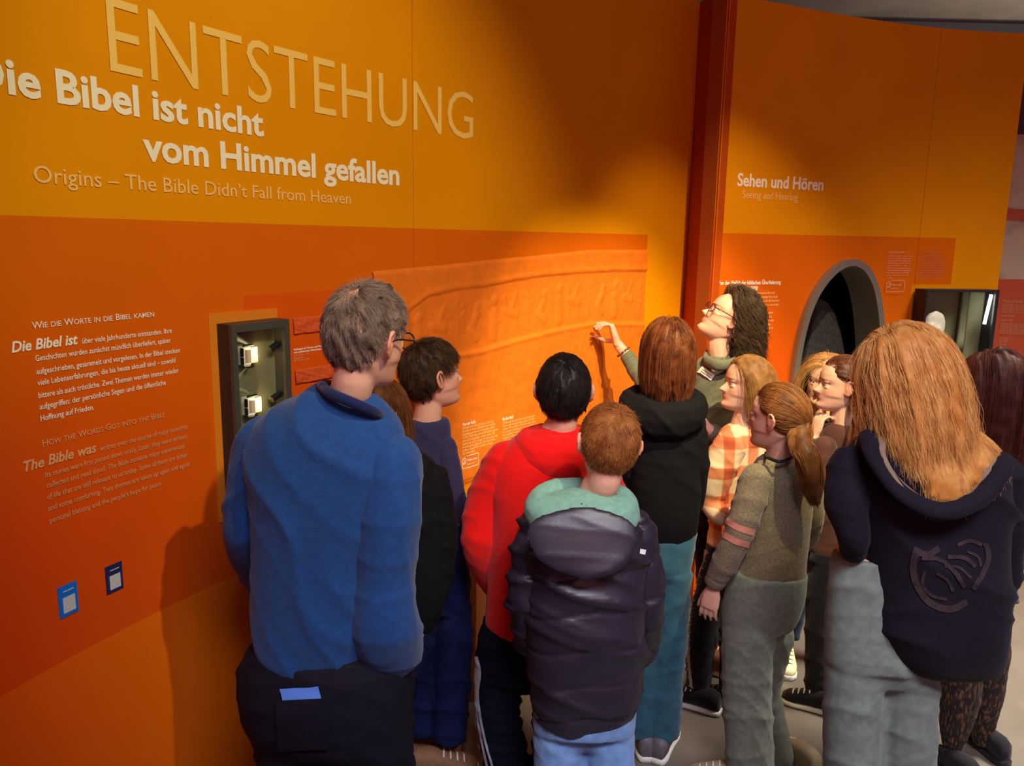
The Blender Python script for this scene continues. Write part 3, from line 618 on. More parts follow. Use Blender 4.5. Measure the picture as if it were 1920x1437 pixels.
def folds(me, amp, freq=22, dirv=(.35, .2, 1), seed=0, lo=None, sharp=2.4):
    amp = amp*.62; freq = freq*2.7
    """cloth folds: warped ridges running across the garment, strongest where noise gathers"""
    co, no = get_co(me), get_no(me); r = np.random.RandomState(seed); x = co
    wv = lambda k, s: np.sin(x@(r.randn(3)*k)+r.rand()*7)*s
    warp = sum(wv(5, 1.2) for _ in range(3))+sum(wv(13, .4) for _ in range(3))
    tot = np.zeros(len(x))
    for q, (f, a) in enumerate(((freq, 1), (freq*1.9, .5), (freq*.55, .9))):
        dv = np.array(dirv)+r.randn(3)*.45; dv /= np.linalg.norm(dv)
        ph = (x@dv)*f+warp*(1.1 if q else .9)+r.rand()*7; ridge = (1-abs(np.sin(ph/2)))**sharp
        gate = np.clip(.5+sum(wv(7, .4) for _ in range(3)), 0, 1); tot += a*ridge*gate
    d = amp*(tot-.45)
    if lo is not None: d = d*lo(x)
    co = co+no*d[:, None]; me.vertices.foreach_set('co', co.astype(np.float32).ravel()); me.update()
def rotm(yaw, pitch=0, roll=0):
    y, p, r = (math.radians(q) for q in (yaw, pitch, roll))
    return np.array(Matrix.Rotation(y, 3, 'Z') @ Matrix.Rotation(p, 3, 'X') @ Matrix.Rotation(r, 3, 'Y'))
ZP = [-.5, -.48, -.45, -.4, -.32, -.25, -.2, -.1, 0, .1, .2, .3, .4, .45, .48, .5]
YF = [.22, .31, .355, .375, .362, .372, .365, .362, .350, .378, .370, .33, .24, .17, .10, .0]
YB = [.02, .0, -.03, -.08, -.18, -.26, -.32, -.40, -.44, -.455, -.44, -.39, -.29, -.21, -.14, -.03]
WX = [.05, .10, .145, .19, .235, .262, .28, .30, .318, .328, .322, .292, .225, .165, .105, .02]
def head_geo(c, R, H, nose=1.0, jaw=1.0):
    nz, nt = 64, 64; zs = np.concatenate([np.linspace(-.5, .5, nz)]); V = []
    a = np.linspace(0, 2*math.pi, nt, endpoint=False)
    for z in zs:
        yf, yb, w = (np.interp(z, ZP, q) for q in (YF, YB, WX)); w *= jaw if z < -.15 else 1
        ym = (yf*.25+yb*.75) if z < -.2 else (yf+yb)/2-.02
        cs, sn = np.cos(a), np.sin(a); e = .88
        x = w*np.sign(cs)*abs(cs)**e; y = np.where(sn > 0, ym+(yf-ym)*abs(sn)**e, ym-(ym-yb)*abs(sn)**e)
        V.append(np.stack([x, y, np.full(nt, z)], 1))
    V = np.concatenate(V); x, y, z = V.T; fr = np.clip((y-.05)/.15, 0, 1)
    g = lambda x0, z0, sx, sz: np.exp(-((x-x0)/sx)**2-((z-z0)/sz)**2)
    dy = np.zeros(len(V))
    ridge = np.interp(z, [-.20, -.175, -.135, -.08, 0, .05], [0, .07, .135, .085, .035, 0])*nose
    dy += ridge*np.exp(-(x/np.interp(z, [-.18, -.12, 0], [.055, .05, .035]))**2)
    dy += .035*nose*(g(.055, -.15, .03, .03)+g(-.055, -.15, .03, .03))
    dy += -.045*(g(.14, .015, .085, .05)+g(-.14, .015, .085, .05))+.016*(g(.14, .085, .10, .025)+g(-.14, .085, .10, .025))
    dy += .022*g(0, -.232, .085, .020)+.024*g(0, -.272, .075, .020)-.014*g(0, -.252, .06, .008)-.012*g(0, -.318, .09, .02)+.022*g(0, -.40, .08, .05)
    dy += .018*(g(.19, -.10, .08, .08)+g(-.19, -.10, .08, .08))
    V[:, 1] += dy*fr
    F = [(i*nt+j, i*nt+(j+1) % nt, (i+1)*nt+(j+1) % nt, (i+1)*nt+j) for i in range(nz-1) for j in range(nt)]+[tuple(range(nt))[::-1], tuple((nz-1)*nt+j for j in range(nt))]
    parts = [((V*H)@R.T+c, F)]
    for s in (-1, 1):   # ears: helix rim, bowl and lobe
        path = [(.315, .02, -.10), (.340, -.02, -.14), (.375, -.060, -.10), (.405, -.095, -.02), (.412, -.095, .06), (.395, -.05, .115), (.36, .0, .10), (.325, .03, .04)]
        pa = resample(np.array(path)*(s, 1, 1), 18); v, f = tube(pa*H, np.array([.024]*18)*H, 8); parts.append((v@R.T+c, f))
        v, f = ball((0, 0, 0), (.045*H, .062*H, .10*H)); v = v+np.array((.335*s, -.03, -.015))*H; parts.append((v@R.T+c, f))
    for s in (-1, 1):
        for (yy, zz, rr) in ((.312, .052, (.085, .050, .030)), (.306, -.036, (.078, .048, .024))):
            v, f = ball((0, 0, 0), np.array(rr)*H, n=14, m=8); parts.append(((v+np.array((.135*s, yy, zz))*H)@R.T+c, f))
    return parts
def hand_geo(wp, d, n, k, curl=(25, 35, 25), side=1, thumb=None, spread=.10):
    d = np.array(d, float); d /= np.linalg.norm(d); n = np.array(n, float); n -= d*(n@d); n /= np.linalg.norm(n); s = np.cross(d, n)*side
    L = lambda a, b, c: wp+d*a*k+s*b*k+n*c*k
    parts = [loft([(L(-.06, 0, 0), s*.15*k, n*.11*k), (L(.04, 0, 0), s*.155*k, n*.105*k), (L(.2, .0, .0), s*.21*k, n*.10*k), (L(.4, 0, 0), s*.225*k, n*.085*k), (L(.52, 0, 0), s*.215*k, n*.065*k)], 16)]
    for i, (b, ln) in enumerate(zip((-.165, -.055, .055, .165), (.36, .44, .47, .42))):
        p = L(.48, b, 0); pts = [p-d*.08*k, p]; dr = d+s*spread*(i-1.5)*1.3; dr /= np.linalg.norm(dr); ang = 0
        for seg, c in zip((.45, .3, .25), curl if not isinstance(curl, dict) else curl[i]):
            ang += math.radians(c); dd = dr*math.cos(ang)+n*math.sin(ang); p = p+dd*ln*seg*k; pts.append(p)
        parts.append(tube(resample(pts, 12), np.linspace(.048, .037, 12)*k, 8))
        parts.append(ball(pts[-1], .036*k, n=8, m=6))
    td = thumb if thumb is not None else (.62, .72, .30)
    td = d*td[0]+s*td[1]+n*td[2]; td /= np.linalg.norm(td); p = L(.08, .12, .02); q = p+td*.24*k; r = q+(td*.85+d*.35)/np.linalg.norm(td*.85+d*.35)*.2*k; t = r+(td*.6+d*.5+n*.1)*.16*k
    parts += [tube(resample([p, q, r, t], 12), np.linspace(.075, .048, 12)*k, 8), ball(t, .046*k, n=8, m=6)]
    return parts
def shoe(px, py, Y, yaw, L, m_up, m_sole, parent, root_z=0, lace=None):
    c, sc_ = PT(px, py, Y); c = np.array((c[0], c[1], 0.0)); R = rotm(yaw); k = L
    T = lambda V: (np.array(V)*k)@R.T+c
    ys = [-.5, -.46, -.35, -.15, .05, .25, .40, .48, .5]; ws = [.09, .13, .155, .15, .16, .185, .165, .10, .04]
    rg = lambda z, s, o=0: [((0, y, z), (w_*s, 0, 0)) for y, w_ in zip(ys, ws)]
    rings = [((0, y, .05), (w_, 0, 0), (0, 0, .05)) for y, w_ in zip(ys, ws)]
    V, F = loft(rings, 20, .55); so = mesh('sole', T(V), F, m_sole, None, smooth=True)
    hs = [.22, .34, .38, .37, .30, .21, .16, .11, .06]
    rings = [((0, y*.96, .07+h/2*.9), (w_*.93, 0, 0), (0, 0, h/2*.95)) for y, w_, h in zip(ys, ws, hs)]
    V, F = loft(rings, 20, .8); up = mesh('shoe', T(V), F, m_up, parent, smooth=True); so.parent = up
    for i in range(4):
        y = .02+.09*i; z = .07+np.interp(y, ys, hs)*.93
        V, F = tube([(-.10, y, z-.03), (0, y+.01, z+.005), (.10, y, z-.03)], .014, 6); l = mesh('lace', T(V), F, lace or m_sole, up, smooth=True)
    return up
def on_surf(objs, px, py):
    """where the sight line through a pixel meets a garment"""
    o = np.array((0, 0, CAMH)); d = PT(px, py, 1.0)[0]-o; d /= np.linalg.norm(d); best = None
    for b in objs:
        h = b.ray_cast(Vector(o), Vector(d))
        if h[0] is not None and (best is None or h[3] < best[2]): best = (np.array(h[0]), np.array(h[1]), h[3])
    return best
def bvh(o):
    me = o.data; return BVHTree.FromPolygons([v.co[:] for v in me.vertices], [p.vertices[:] for p in me.polygons])
def ribbon(trees, pts, wpx, m, parent, name, lift=.002, n=24, th=.0015):
    """a band sewn onto a garment along a path of pixels"""
    pts = resample([(x, y, 0) for x, y in pts], n)[:, :2]; T = np.gradient(pts, axis=0); T /= np.linalg.norm(T, axis=1)[:, None]; N = np.stack([-T[:, 1], T[:, 0]], 1)
    V = []; last = None
    for q, nn in zip(pts, N):
        for s in (-1, -.33, .33, 1):
            r = q+nn*s*wpx/2; h = on_surf(trees, *r)
            p = (h[0]+h[1]*lift) if h else last
            if p is None: p = PT(r[0], r[1], 2.3)[0]
            last = p; V.append(p)
    F = [(4*i+j, 4*i+4+j, 4*i+5+j, 4*i+1+j) for i in range(len(pts)-1) for j in range(3)]
    return mesh(name, V, F, m, parent, smooth=True)

# ------------------------------------------------------------------ hair
def hair_mat(name, col, col2, rough=.5):
    m, t, b = new_mat(name); b.inputs['Roughness'].default_value = rough+.12; b.inputs['Specular IOR Level'].default_value = .18
    hi = t.nodes.new('ShaderNodeHairInfo'); tc = t.nodes.new('ShaderNodeTexCoord'); n = t.nodes.new('ShaderNodeTexNoise'); n.inputs['Scale'].default_value = 28; n.inputs['Detail'].default_value = 4
    t.links.new(tc.outputs['Object'], n.inputs['Vector'])
    ad = t.nodes.new('ShaderNodeMath'); ad.operation = 'MULTIPLY_ADD'; t.links.new(hi.outputs['Random'], ad.inputs[0]); ad.inputs[1].default_value = .55; t.links.new(n.outputs['Fac'], ad.inputs[2])
    mr = t.nodes.new('ShaderNodeMapRange'); mr.inputs['From Min'].default_value = .35; mr.inputs['From Max'].default_value = 1.15; t.links.new(ad.outputs[0], mr.inputs['Value'])
    mx = t.nodes.new('ShaderNodeMix'); mx.data_type = 'RGBA'; mx.inputs['A'].default_value = col; mx.inputs['B'].default_value = col2; t.links.new(mr.outputs['Result'], mx.inputs['Factor']); t.links.new(mx.outputs['Result'], b.inputs['Base Color'])
    return m
def grow(head, n, length, style, rs, part=0., back=.35, bald=None, grav=.15, thick=.10, curl=0, tie=None, flow=(0, 0, 0), steps=14, line=None, colliders=(), spike=0, lenvar=.25, hl=0):
    c, R, H = head; E0 = np.array((0, -.04, .075)); ER = np.array((.345, .425, .44))
    # roots
    pts = []
    while len(pts) < n:
        v = rs.randn(4*n, 3); v /= np.linalg.norm(v, axis=1)[:, None]; p = E0+v*ER
        line_ = np.interp(p[:, 1], [-.5, -.25, -.05, .06, .16, .28, .4], [-.24, -.22, -.10, .10, .16, .33, .36]) if line is None else np.interp(p[:, 1], *line)
        ok = p[:, 2] > line_+hl+rs.randn(len(p))*.012
        if bald is not None: ok &= (np.linalg.norm(p-np.array(bald[0]), axis=1) > bald[1]) | (rs.rand(len(p)) < bald[2])
        pts += list(v[ok])
    v = np.array(pts[:n]); p = E0+v*ER*1.0
    nrm = v/ER; nrm /= np.linalg.norm(nrm, axis=1)[:, None]
    if style == 'down':
        sg = np.tanh((p[:, 0]-part)*14); d = np.stack([sg*1.0, -back+0*sg, -1.1+0*sg], 1)
    elif style == 'back':
        tl = np.array(tie); d = tl-p
    elif style == 'crown':
        cr = np.array((.03, -.33, .40)); d = p-cr; d[:, 2] -= .25
    elif style == 'forward':
        cr = np.array((.0, -.36, .30)); d = p-cr; d[:, 1] += .35
    d -= nrm*(d*nrm).sum(1)[:, None]; d /= np.linalg.norm(d, axis=1)[:, None]+1e-9
    lift = .04 if style == 'crown' and not spike else .12
    d = d+nrm*(.05+spike*np.clip((p[:, 2]-.2)*3.5, 0, 1.2)[:, None] if spike else lift)+rs.randn(n, 3)*(.10 if style != 'back' else .05)
    d /= np.linalg.norm(d, axis=1)[:, None]
    layer = 1+rs.rand(n)**.7*thick*(np.clip((p[:, 2]+.15)/.45, .12, 1) if style == 'crown' else 1); ln = length*(1-lenvar*rs.rand(n)); st = ln/steps
    W = (p*H)@R.T+c; D = d@R.T; out = [W.copy()]; gv = np.array((0, 0, -1.))+np.array(flow)
    if tie is not None: tw = (np.array(tie)*H)@R.T+c
    ph = 5*np.sin(p[:, 0]*11+1)+5*np.sin(p[:, 1]*10+p[:, 2]*8)+rs.rand(n)*1.3; cf = 36+6*np.sin(p[:, 0]*7)+rs.rand(n)*4
    done = np.zeros(n, bool)
    for k in range(steps):
        f = (k+1)/steps
        if tie is not None:
            to = tw-W; dist = np.linalg.norm(to, axis=1); done |= dist < .02; D = D*.45+to/(dist[:, None]+1e-6)*.75
        else: D = D+gv*(grav*(.4+f))+rs.randn(n, 3)*.03
        D /= np.linalg.norm(D, axis=1)[:, None]
        stp = st[:, None]*np.where(done, 0, 1)[:, None]; 
        if tie is not None: stp = np.minimum(stp, np.maximum(dist[:, None]-.004, 0))
        W = W+D*stp
        L = ((W-c)@R)/H-E0; q = L/ER; rad = np.linalg.norm(q, axis=1); lim = layer if tie is None else 1.0+(layer-1)
        ins = (rad < lim) & (rad > .3)
        fix = (q/rad[:, None]*lim[:, None])*ER+E0; Wf = (fix*H)@R.T+c; W = np.where(ins[:, None], Wf, W)
        nn = (q/ER); nn /= np.linalg.norm(nn, axis=1)[:, None]; nn = nn@R.T; dn = (D*nn).sum(1); D = np.where((ins & (dn < 0))[:, None], D-nn*dn[:, None], D)
        for (cc, rr) in colliders:
            q2 = (W-cc)/rr; r2 = np.linalg.norm(q2, axis=1); i2 = r2 < 1+.08*(layer-1)/max(thick, .01); W = np.where(i2[:, None], cc+q2/r2[:, None]*rr*(1+.08*(layer-1)/max(thick, .01))[:, None], W)
            n2 = q2/rr; n2 /= np.linalg.norm(n2, axis=1)[:, None]; dn = (D*n2).sum(1); D = np.where((i2 & (dn < 0))[:, None], D-n2*dn[:, None], D)
        Wo = W
        if curl:
            a = cf*f*length*2.2+ph; Wo = W+np.stack([np.cos(a), np.sin(a), .5*np.sin(a*.7)], 1)*curl*min(1, f*2.2)
        out.append(Wo.copy())
    return np.stack(out, 1)
def strands_obj(paths, r0, m, parent, name='hair_strands'):
    n, k = paths.shape[:2]; cu = bpy.data.hair_curves.new(name); cu.add_curves([k]*n)
    cu.attributes['position'].data.foreach_set('vector', paths.reshape(-1, 3).astype(np.float32).ravel())
    at = cu.attributes.get('radius') or cu.attributes.new('radius', 'FLOAT', 'POINT')
    rad = np.tile(np.linspace(1, .35, k)*r0, n); at.data.foreach_set('value', rad.astype(np.float32))
    cu.materials.append(m); o = bpy.data.objects.new(name, cu); COL.objects.link(o); o.parent = parent; o['kind'] = 'stuff'; return o
SHORT = ([-.5, -.25, -.15, -.09, .10, .2, .3, .4], [-.22, -.20, -.06, .13, .15, .26, .33, .36])
def make_hair(root, head, m, n=2600, ng=240, gr=.009, length=.2, style='down', sr=.0007, voxel=.0055, extra=(), seed=1, tail=None, **kw):
    rs = np.random.RandomState(seed); c, R, H = head
    g = grow(head, ng, length, style, rs, **{**kw, 'curl': kw.get('curl', 0)*.5, **({'bald': (kw['bald'][0], kw['bald'][1], .12)} if kw.get('bald') else {})}); parts = []
    for q in g:
        if np.linalg.norm(q[-1]-q[0]) < .004: continue
        dd = np.r_[True, np.linalg.norm(np.diff(q, axis=0), axis=1) > 1e-4]; q = q[dd]
        if len(q) < 3: continue
        parts.append(tube(q, np.linspace(gr, gr*.45, len(q)), 6))
    v, f = ball((0, 0, 0), np.array((.312, .385, .42 if not kw.get('bald') else .395))*H, n=24, m=16); v = v+np.array((0, -.06, .075))*H; parts.append((v@R.T+c, f))
    parts += list(extra)
    me = fuse(parts, voxel, 2); h = place(me, 'hair', m, root)
    n = int(n*2.6); s = grow(head, n, length*1.03, style, rs, **{**kw, 'thick': kw.get('thick', .10)*1.25+(.05 if kw.get('tie') else 0)})
    o = strands_obj(s, sr*.62, m, h); return h
def tail_hair(hobj, path, width, m, n=700, seed=3, sr=.0008, wave=.004):
    """a hanging tail or braid of hair along a world path"""
    rs = np.random.RandomState(seed); path = resample(path, 16); T = np.gradient(path, axis=0); T /= np.linalg.norm(T, axis=1)[:, None]
    u = np.cross(T, (0, 1, 0)); u /= np.linalg.norm(u, axis=1)[:, None]; v = np.cross(T, u); t = np.linspace(0, 1, 16); wd = width*np.interp(t, [0, .12, .45, .8, 1], [.35, .8, 1, .8, .3])
    r = np.sqrt(rs.rand(n))*1.0; a = rs.rand(n)*6.28; out = []
    for r_, a_ in zip(r, a):
        w1 = np.sin(t*9+a_*3)*wave; out.append(path+u*(math.cos(a_)*r_*wd+w1)[:, None]+v*(math.sin(a_)*r_*wd*.8)[:, None]+T*rs.randn()*.008)
    return tube(path, wd*.88, 12), np.array(out)

# ------------------------------------------------------------------ materials for people
def skin_mat(name, col, sss=.08):
    m, t, b = new_mat(name); b.inputs['Roughness'].default_value = .5; b.inputs['Specular IOR Level'].default_value = .35
    at = t.nodes.new('ShaderNodeAttribute'); at.attribute_name = 'tint'; mx = t.nodes.new('ShaderNodeMix'); mx.data_type = 'RGBA'; mx.blend_type = 'MULTIPLY'; mx.inputs['Factor'].default_value = 1
    mx.inputs['A'].default_value = col; t.links.new(at.outputs['Color'], mx.inputs['B']); t.links.new(mx.outputs['Result'], b.inputs['Base Color'])
    b.inputs['Subsurface Weight'].default_value = sss; b.inputs['Subsurface Radius'].default_value = (.012, .004, .002); b.inputs['Subsurface Scale'].default_value = 1.0
    return m
SKIN = skin_mat('skin_light', srgb(226, 172, 146)); SKIN2 = skin_mat('skin_tan', srgb(206, 150, 122)); 
m_eye = mat('eye_white', srgb(196, 184, 176), .3); m_iris = mat('eye_iris', srgb(60, 45, 36), .15)
def cloth(name, col, rough=.85, bump=.25, bs=420, noise=.12, ns=60, sheen=.15): return mat(name, col, rough, 0, noise, ns, bump, bs, sheen=sheen, spec=.2)

class Person: pass
def person(label, foot, Y, head, top, pants, sleeves=(), hands=(), legs=(), neck=None, voxel=.006, skin=None, group=None, hipsring=None):
    """head=(px,py,Y,H,yaw,pitch,roll); top/hips rings (y, xl, xr, depthratio[, dY]); limbs [(px,py,Y,rpx)...]"""
    pr = Person(); skin = skin or SKIN
    c, _ = PT(*foot, Y); pr.root = empty('person', (float(c[0]), float(c[1]), 0.0), label=label, category='person')
    hp, hk = PT(head[0], head[1], head[2]); R = rotm(*head[4:7]); H = head[3]; pr.head = (hp, R, H)
    def rings(rg, s=1, sd=None):
        out = []
        for q in rg:
            y, xl, xr, dr = q[:4]; dY = q[4] if len(q) > 4 else 0
            a, b_ = PT(xl, y, Y+dY)[0], PT(xr, y, Y+dY)[0]; cc = (a+b_)/2; u = (b_-a)/2; u[2] *= .3
            out.append((cc, u*s, np.array((0, np.linalg.norm(u)*dr*(sd or s), 0))))
        return out
    def limb(l, s=1, n=None):
        pp = []; rr = []
        for (x, y, yy, r) in l: p, k = PT(x, y, yy); pp.append(p); rr.append(r*k*s)
        n = n or max(14, 5*len(l)); return resample(pp, n), np.interp(np.linspace(0, 1, n), np.linspace(0, 1, len(rr)), rr)
    def dens(rg, n):
        rg = rings(rg); A = np.array([np.concatenate(q) for q in rg]); A = resample(A, n); return [(a[:3], a[3:6], a[6:9]) for a in A]
    # --- body: one continuous surface
    parts = head_geo(hp, R, H, jaw=1.0)
    tr = rings(top['rings'], .72)
    nb = PT(*neck)[0] if neck else tr[0][0]
    n0 = hp+R@np.array((0, -.10, -.12))*H; nm = hp+R@np.array((0, -.12, -.42))*H
    parts.append(tube(resample([n0, nm, nb, nb+(tr[1][0]-nb)*.8], 14), np.interp(np.linspace(0, 1, 14), [0, .4, .75, 1], [.20, .205, .225, .17])*H, 14))
    parts.append(loft(tr, 20))
    if legs: parts.append(loft(rings(pants['rings'], .72), 20)); 
    for l in sleeves: q, r = limb(l, .55); parts += [tube(q, np.maximum(r, .022), 10), tube([tr[2][0], q[0]], [.03, .025], 8)]
    for l in legs:
        q, r = limb(l, .55); parts.append(tube(q, np.maximum(r, .03), 10)); parts.append(tube([rings(pants['rings'], .7)[-1][0], q[0]], [.045, .04], 8))
    for (si, d, n, k, kw) in hands:
        q, r = limb(sleeves[si], .55); e = q[-1]; dd = np.array(d, float)/np.linalg.norm(d); kw = dict(kw); fo = kw.pop('fore', .03); fd = np.array(kw.pop('fdir', dd), float); fd /= np.linalg.norm(fd); parts.append(tube([q[-3], e, e+fd*fo*.6, e+fd*fo], [.028, .028, .025, .023], 10)); parts += hand_geo(e+fd*fo, d, n, k, **kw)
    me = fuse(parts, voxel, 3, .45)
    co = get_co(me); L = ((co-hp)@R)/H; x, y, z = L.T; g = lambda x0, z0, sx, sz: np.exp(-((x-x0)/sx)**2-((z-z0)/sz)**2)*(y > .2)
    tint = np.ones((len(co), 4)); lips = np.clip(g(0, -.252, .095, .032)*1.6, 0, 1)[:, None]; brow = np.clip((g(.15, .085, .085, .018)+g(-.15, .085, .085, .018))*1.3, 0, 1)[:, None]; chk = (g(.2, -.12, .1, .09)+g(-.2, -.12, .1, .09))[:, None]*.6
    sock = np.clip((g(.14, .01, .07, .035)+g(-.14, .01, .07, .035)), 0, 1)[:, None]*.35
    tint[:, :3] = (1-lips)*tint[:, :3]+lips*np.array((.85, .42, .42)); tint[:, :3] = tint[:, :3]*(1-chk)+chk*np.array((1, .78, .72))*tint[:, :3]
    tint[:, :3] = tint[:, :3]*(1-sock)+sock*np.array((.8, .62, .55)); tint[:, :3] = tint[:, :3]*(1-brow)+brow*np.array((.28, .2, .15))
    ear = ((abs(x) > .330) & (abs(z) < .16) & (abs(y) < .12))[:, None]; tint[:, :3] = np.where(ear, tint[:, :3]*(1.0, .80, .76), tint[:, :3])
    at = me.attributes.new('tint', 'FLOAT_COLOR', 'POINT'); at.data.foreach_set('color', tint.astype(np.float32).ravel())
    pr.body = place(me, 'body', skin, pr.root)
    # eyes
    if head[4] and abs(((head[4]+180) % 360)-180) > 45:
        for s in (-1, 1):
            ec = hp+R@np.array((.135*s, .298, .010))*H; e = mesh('eye', *ball(ec, .050*H, n=14, m=10), m_eye, pr.root, smooth=True)
            ic = hp+R@np.array((.135*s, .328, .008))*H; v, f = ball((0, 0, 0), (.027*H, .022*H, .027*H), n=12, m=8); mesh('iris', v@R.T+ic, f, m_iris, e, smooth=True)
    # --- garments
    vx = top.get('voxel', .009)
    dr_ = dens(top['rings'], 26); tin = top.get('tin', .90)
    dr_ = [(a_, b_*(1-(1-tin)*min(1, max(0, (i-6)/6))*(1 if i < 22 else (1-(i-22)/3*.8))), c_) for i, (a_, b_, c_) in enumerate(dr_)]
    parts = [loft(dr_, 32)]; pr.sl = []
    for si, l in enumerate(sleeves):
        q, r = limb(l, 1.0); me = fuse([tube(q, r*(1+.10*np.sin(np.linspace(0, 9, len(r))+si)*np.linspace(0, 1, len(r))), 18), ball(q[0], r[0]*1.0), ball(q[-1], r[-1]*.9)], vx, top.get('smooth', 5))
        folds(me, top.get('amp', .007)*1.2, top.get('freq', 24)*1.5, (.3*(-1)**si, .2, 1), top.get('seed', 1)+si+40)
        if top.get('post'): top['post'](me)
        sl = place(me, 'sleeve', top['mat'], pr.root); pr.sl.append(sl)
        if any(h_[0] == si for h_ in hands):
            dv = q[-1]-q[-3]; dv /= np.linalg.norm(dv); rr = r[-1]*.98; mesh('cuff', *tube([q[-1]-dv*.022, q[-1]-dv*.008, q[-1]+dv*.012, q[-1]+dv*.020], [rr*1.02, rr*1.04, rr*1.0, rr*.86], 18), top['mat'], sl, smooth=True)
    if top.get('extra'): parts += top['extra'](pr)
    me = fuse(parts, vx, top.get('smooth', 5)); folds(me, top.get('amp', .007)*1.5, top.get('freq', 24), top.get('dir', (.35, .2, 1)), top.get('seed', 1), top.get('gate'))
    if top.get('post'): top['post'](me)
    pr.top = place(me, top['name'], top['mat'], pr.root)
    if legs:
        parts = [loft(dens(pants['rings'], 14), 28)]
        last = rings(pants['rings'])[-1][0]
        for l in legs: q, r = limb(l); parts.append(tube(q, r, 16)); parts.append(ball(q[0], r[0])); parts.append(tube([last, q[0], q[3]], [r[0]*.95, r[0]*.98, r[3]], 14))
        me = fuse(parts, vx, 5); folds(me, pants.get('amp', .006)*1.7, pants.get('freq', 26), pants.get('dir', (.2, .2, 1)), pants.get('seed', 5)); pr.pants = place(me, pants.get('name', 'trousers'), pants['mat'], pr.root)
    pr.limb = limb; pr.rings = rings; pr.Y = Y
    return pr
def collar(pr, pts, r, m, name='collar', closed=True, flat=.55, voxel=.006):
    q = resample([PT(*p)[0] for p in pts], 40); o = mesh(name, *tube(q, r, 12, flat), m, pr.root, smooth=True); return o
def hood(pr, c, w, d, h, m, name='hood', tilt=25, lip=None):
    """hood lying folded on the back: a thick slumped ring, open at the neck"""
    p, k = PT(*c); parts = []; n = 26; pts = []
    for i in range(n+1):
        a = 2*math.pi*i/n; back = (1-math.sin(a))/2   # 1 at the side towards the viewer
        pts.append(p+np.array((math.cos(a)*w*k/2, math.sin(a)*d*k/2, -back*h*k*.55)))
    V = []; F = []; m_ = 10
    for i in range(n):
        a = 2*math.pi*i/n; back = (1-math.sin(a))/2; rad = (.24+.30*back)*h*k; dr = np.array((math.cos(a), math.sin(a), 0))
        for j in range(m_): b = 2*math.pi*j/m_; V.append(pts[i]+dr*math.cos(b)*rad*.75+np.array((0, 0, math.sin(b)*rad*1.05)))
    for i in range(n):
        for j in range(m_): F.append((i*m_+j, ((i+1) % n)*m_+j, ((i+1) % n)*m_+(j+1) % m_, i*m_+(j+1) % m_))
    v2, f2 = ball(p+np.array((0, -d*k*.12, -h*k*.16)), (w*k*.48, d*k*.50, h*k*.34), n=20, m=12)
    me = fuse([(np.array(V), F), (v2, f2)], .007, 3); folds(me, .006, 34, (1, .3, .4), 11); return place(me, name, m, pr.root)
# ------------------------------------------------------------------ 1 man in the blue sweater
m_blue = cloth('sweater_blue', srgb(26, 66, 124), bump=.5, bs=300); m_navyblk = cloth('trousers_black_navy', srgb(20, 17, 30), sheen=0); m_collar = cloth('collar_navy', srgb(16, 28, 72))
Y = 1.80
man = person('man in a blue sweater with short greying hair and glasses, seen from behind', (600, 1780), Y, (688, 634, Y, .235, -37, -6, 4),
    dict(name='sweater', mat=m_blue, seed=3, amp=.010, tin=.86, freq=15, dir=(.5, 0, 1), rings=[(728, 590, 690, .7), (745, 545, 715, .62), (775, 492, 742, .6), (820, 458, 768, .6), (880, 445, 775, .62), (950, 447, 765, .64), (1030, 452, 742, .66), (1110, 457, 732, .68), (1180, 458, 728, .68), (1235, 466, 722, .66), (1258, 490, 712, .6)]),
    dict(name='trousers', mat=m_navyblk, seed=4, amp=.006, rings=[(1205, 470, 745, .62), (1250, 450, 768, .64), (1320, 452, 772, .66), (1380, 480, 772, .62)]),
    sleeves=[[(735, 872, Y-.04, 60), (730, 960, Y-.05, 62), (722, 1080, Y-.05, 62), (722, 1165, Y-.05, 66), (732, 1222, Y+.02, 62)], [(492, 830, Y, 50), (466, 920, Y, 44), (456, 1000, Y+.01, 40), (476, 1060, Y+.10, 34), (500, 1110, Y+.18, 30)]],
    legs=[[(560, 1380, Y, 82), (565, 1480, Y, 74), (562, 1650, Y, 62), (560, 1770, Y, 58)], [(695, 1380, Y, 80), (705, 1480, Y+.02, 72), (705, 1650, Y+.02, 62), (705, 1770, Y+.02, 58)]], neck=(650, 760, Y+.01))
q = resample([PT(*p)[0] for p in [(602, 724, Y-.02), (620, 738, Y-.07), (658, 754, Y-.09), (700, 772, Y-.07), (716, 782, Y-.01), (712, 765, Y+.07), (660, 730, Y+.09), (612, 722, Y+.05), (602, 724, Y-.02)]], 40)
mesh('collar', *tube(q, .012, 10), m_collar, man.root, smooth=True)
m_hman = hair_mat('hair_greying', srgb(66, 50, 42), srgb(170, 146, 130), .55)
hm = make_hair(man.root, man.head, m_hman, n=4200, ng=300, gr=.006, length=.035, style='crown', sr=.0006, voxel=.0045, seed=5, thick=.035, grav=.10, spike=.7, lenvar=.5, curl=.003, steps=8, line=SHORT, bald=((-.10, -.26, .40), .17, .45))
for s_, (ax, ay) in enumerate(((594, 1220), (722, 1220))):
    pass
b_m = bvh(man.pants)
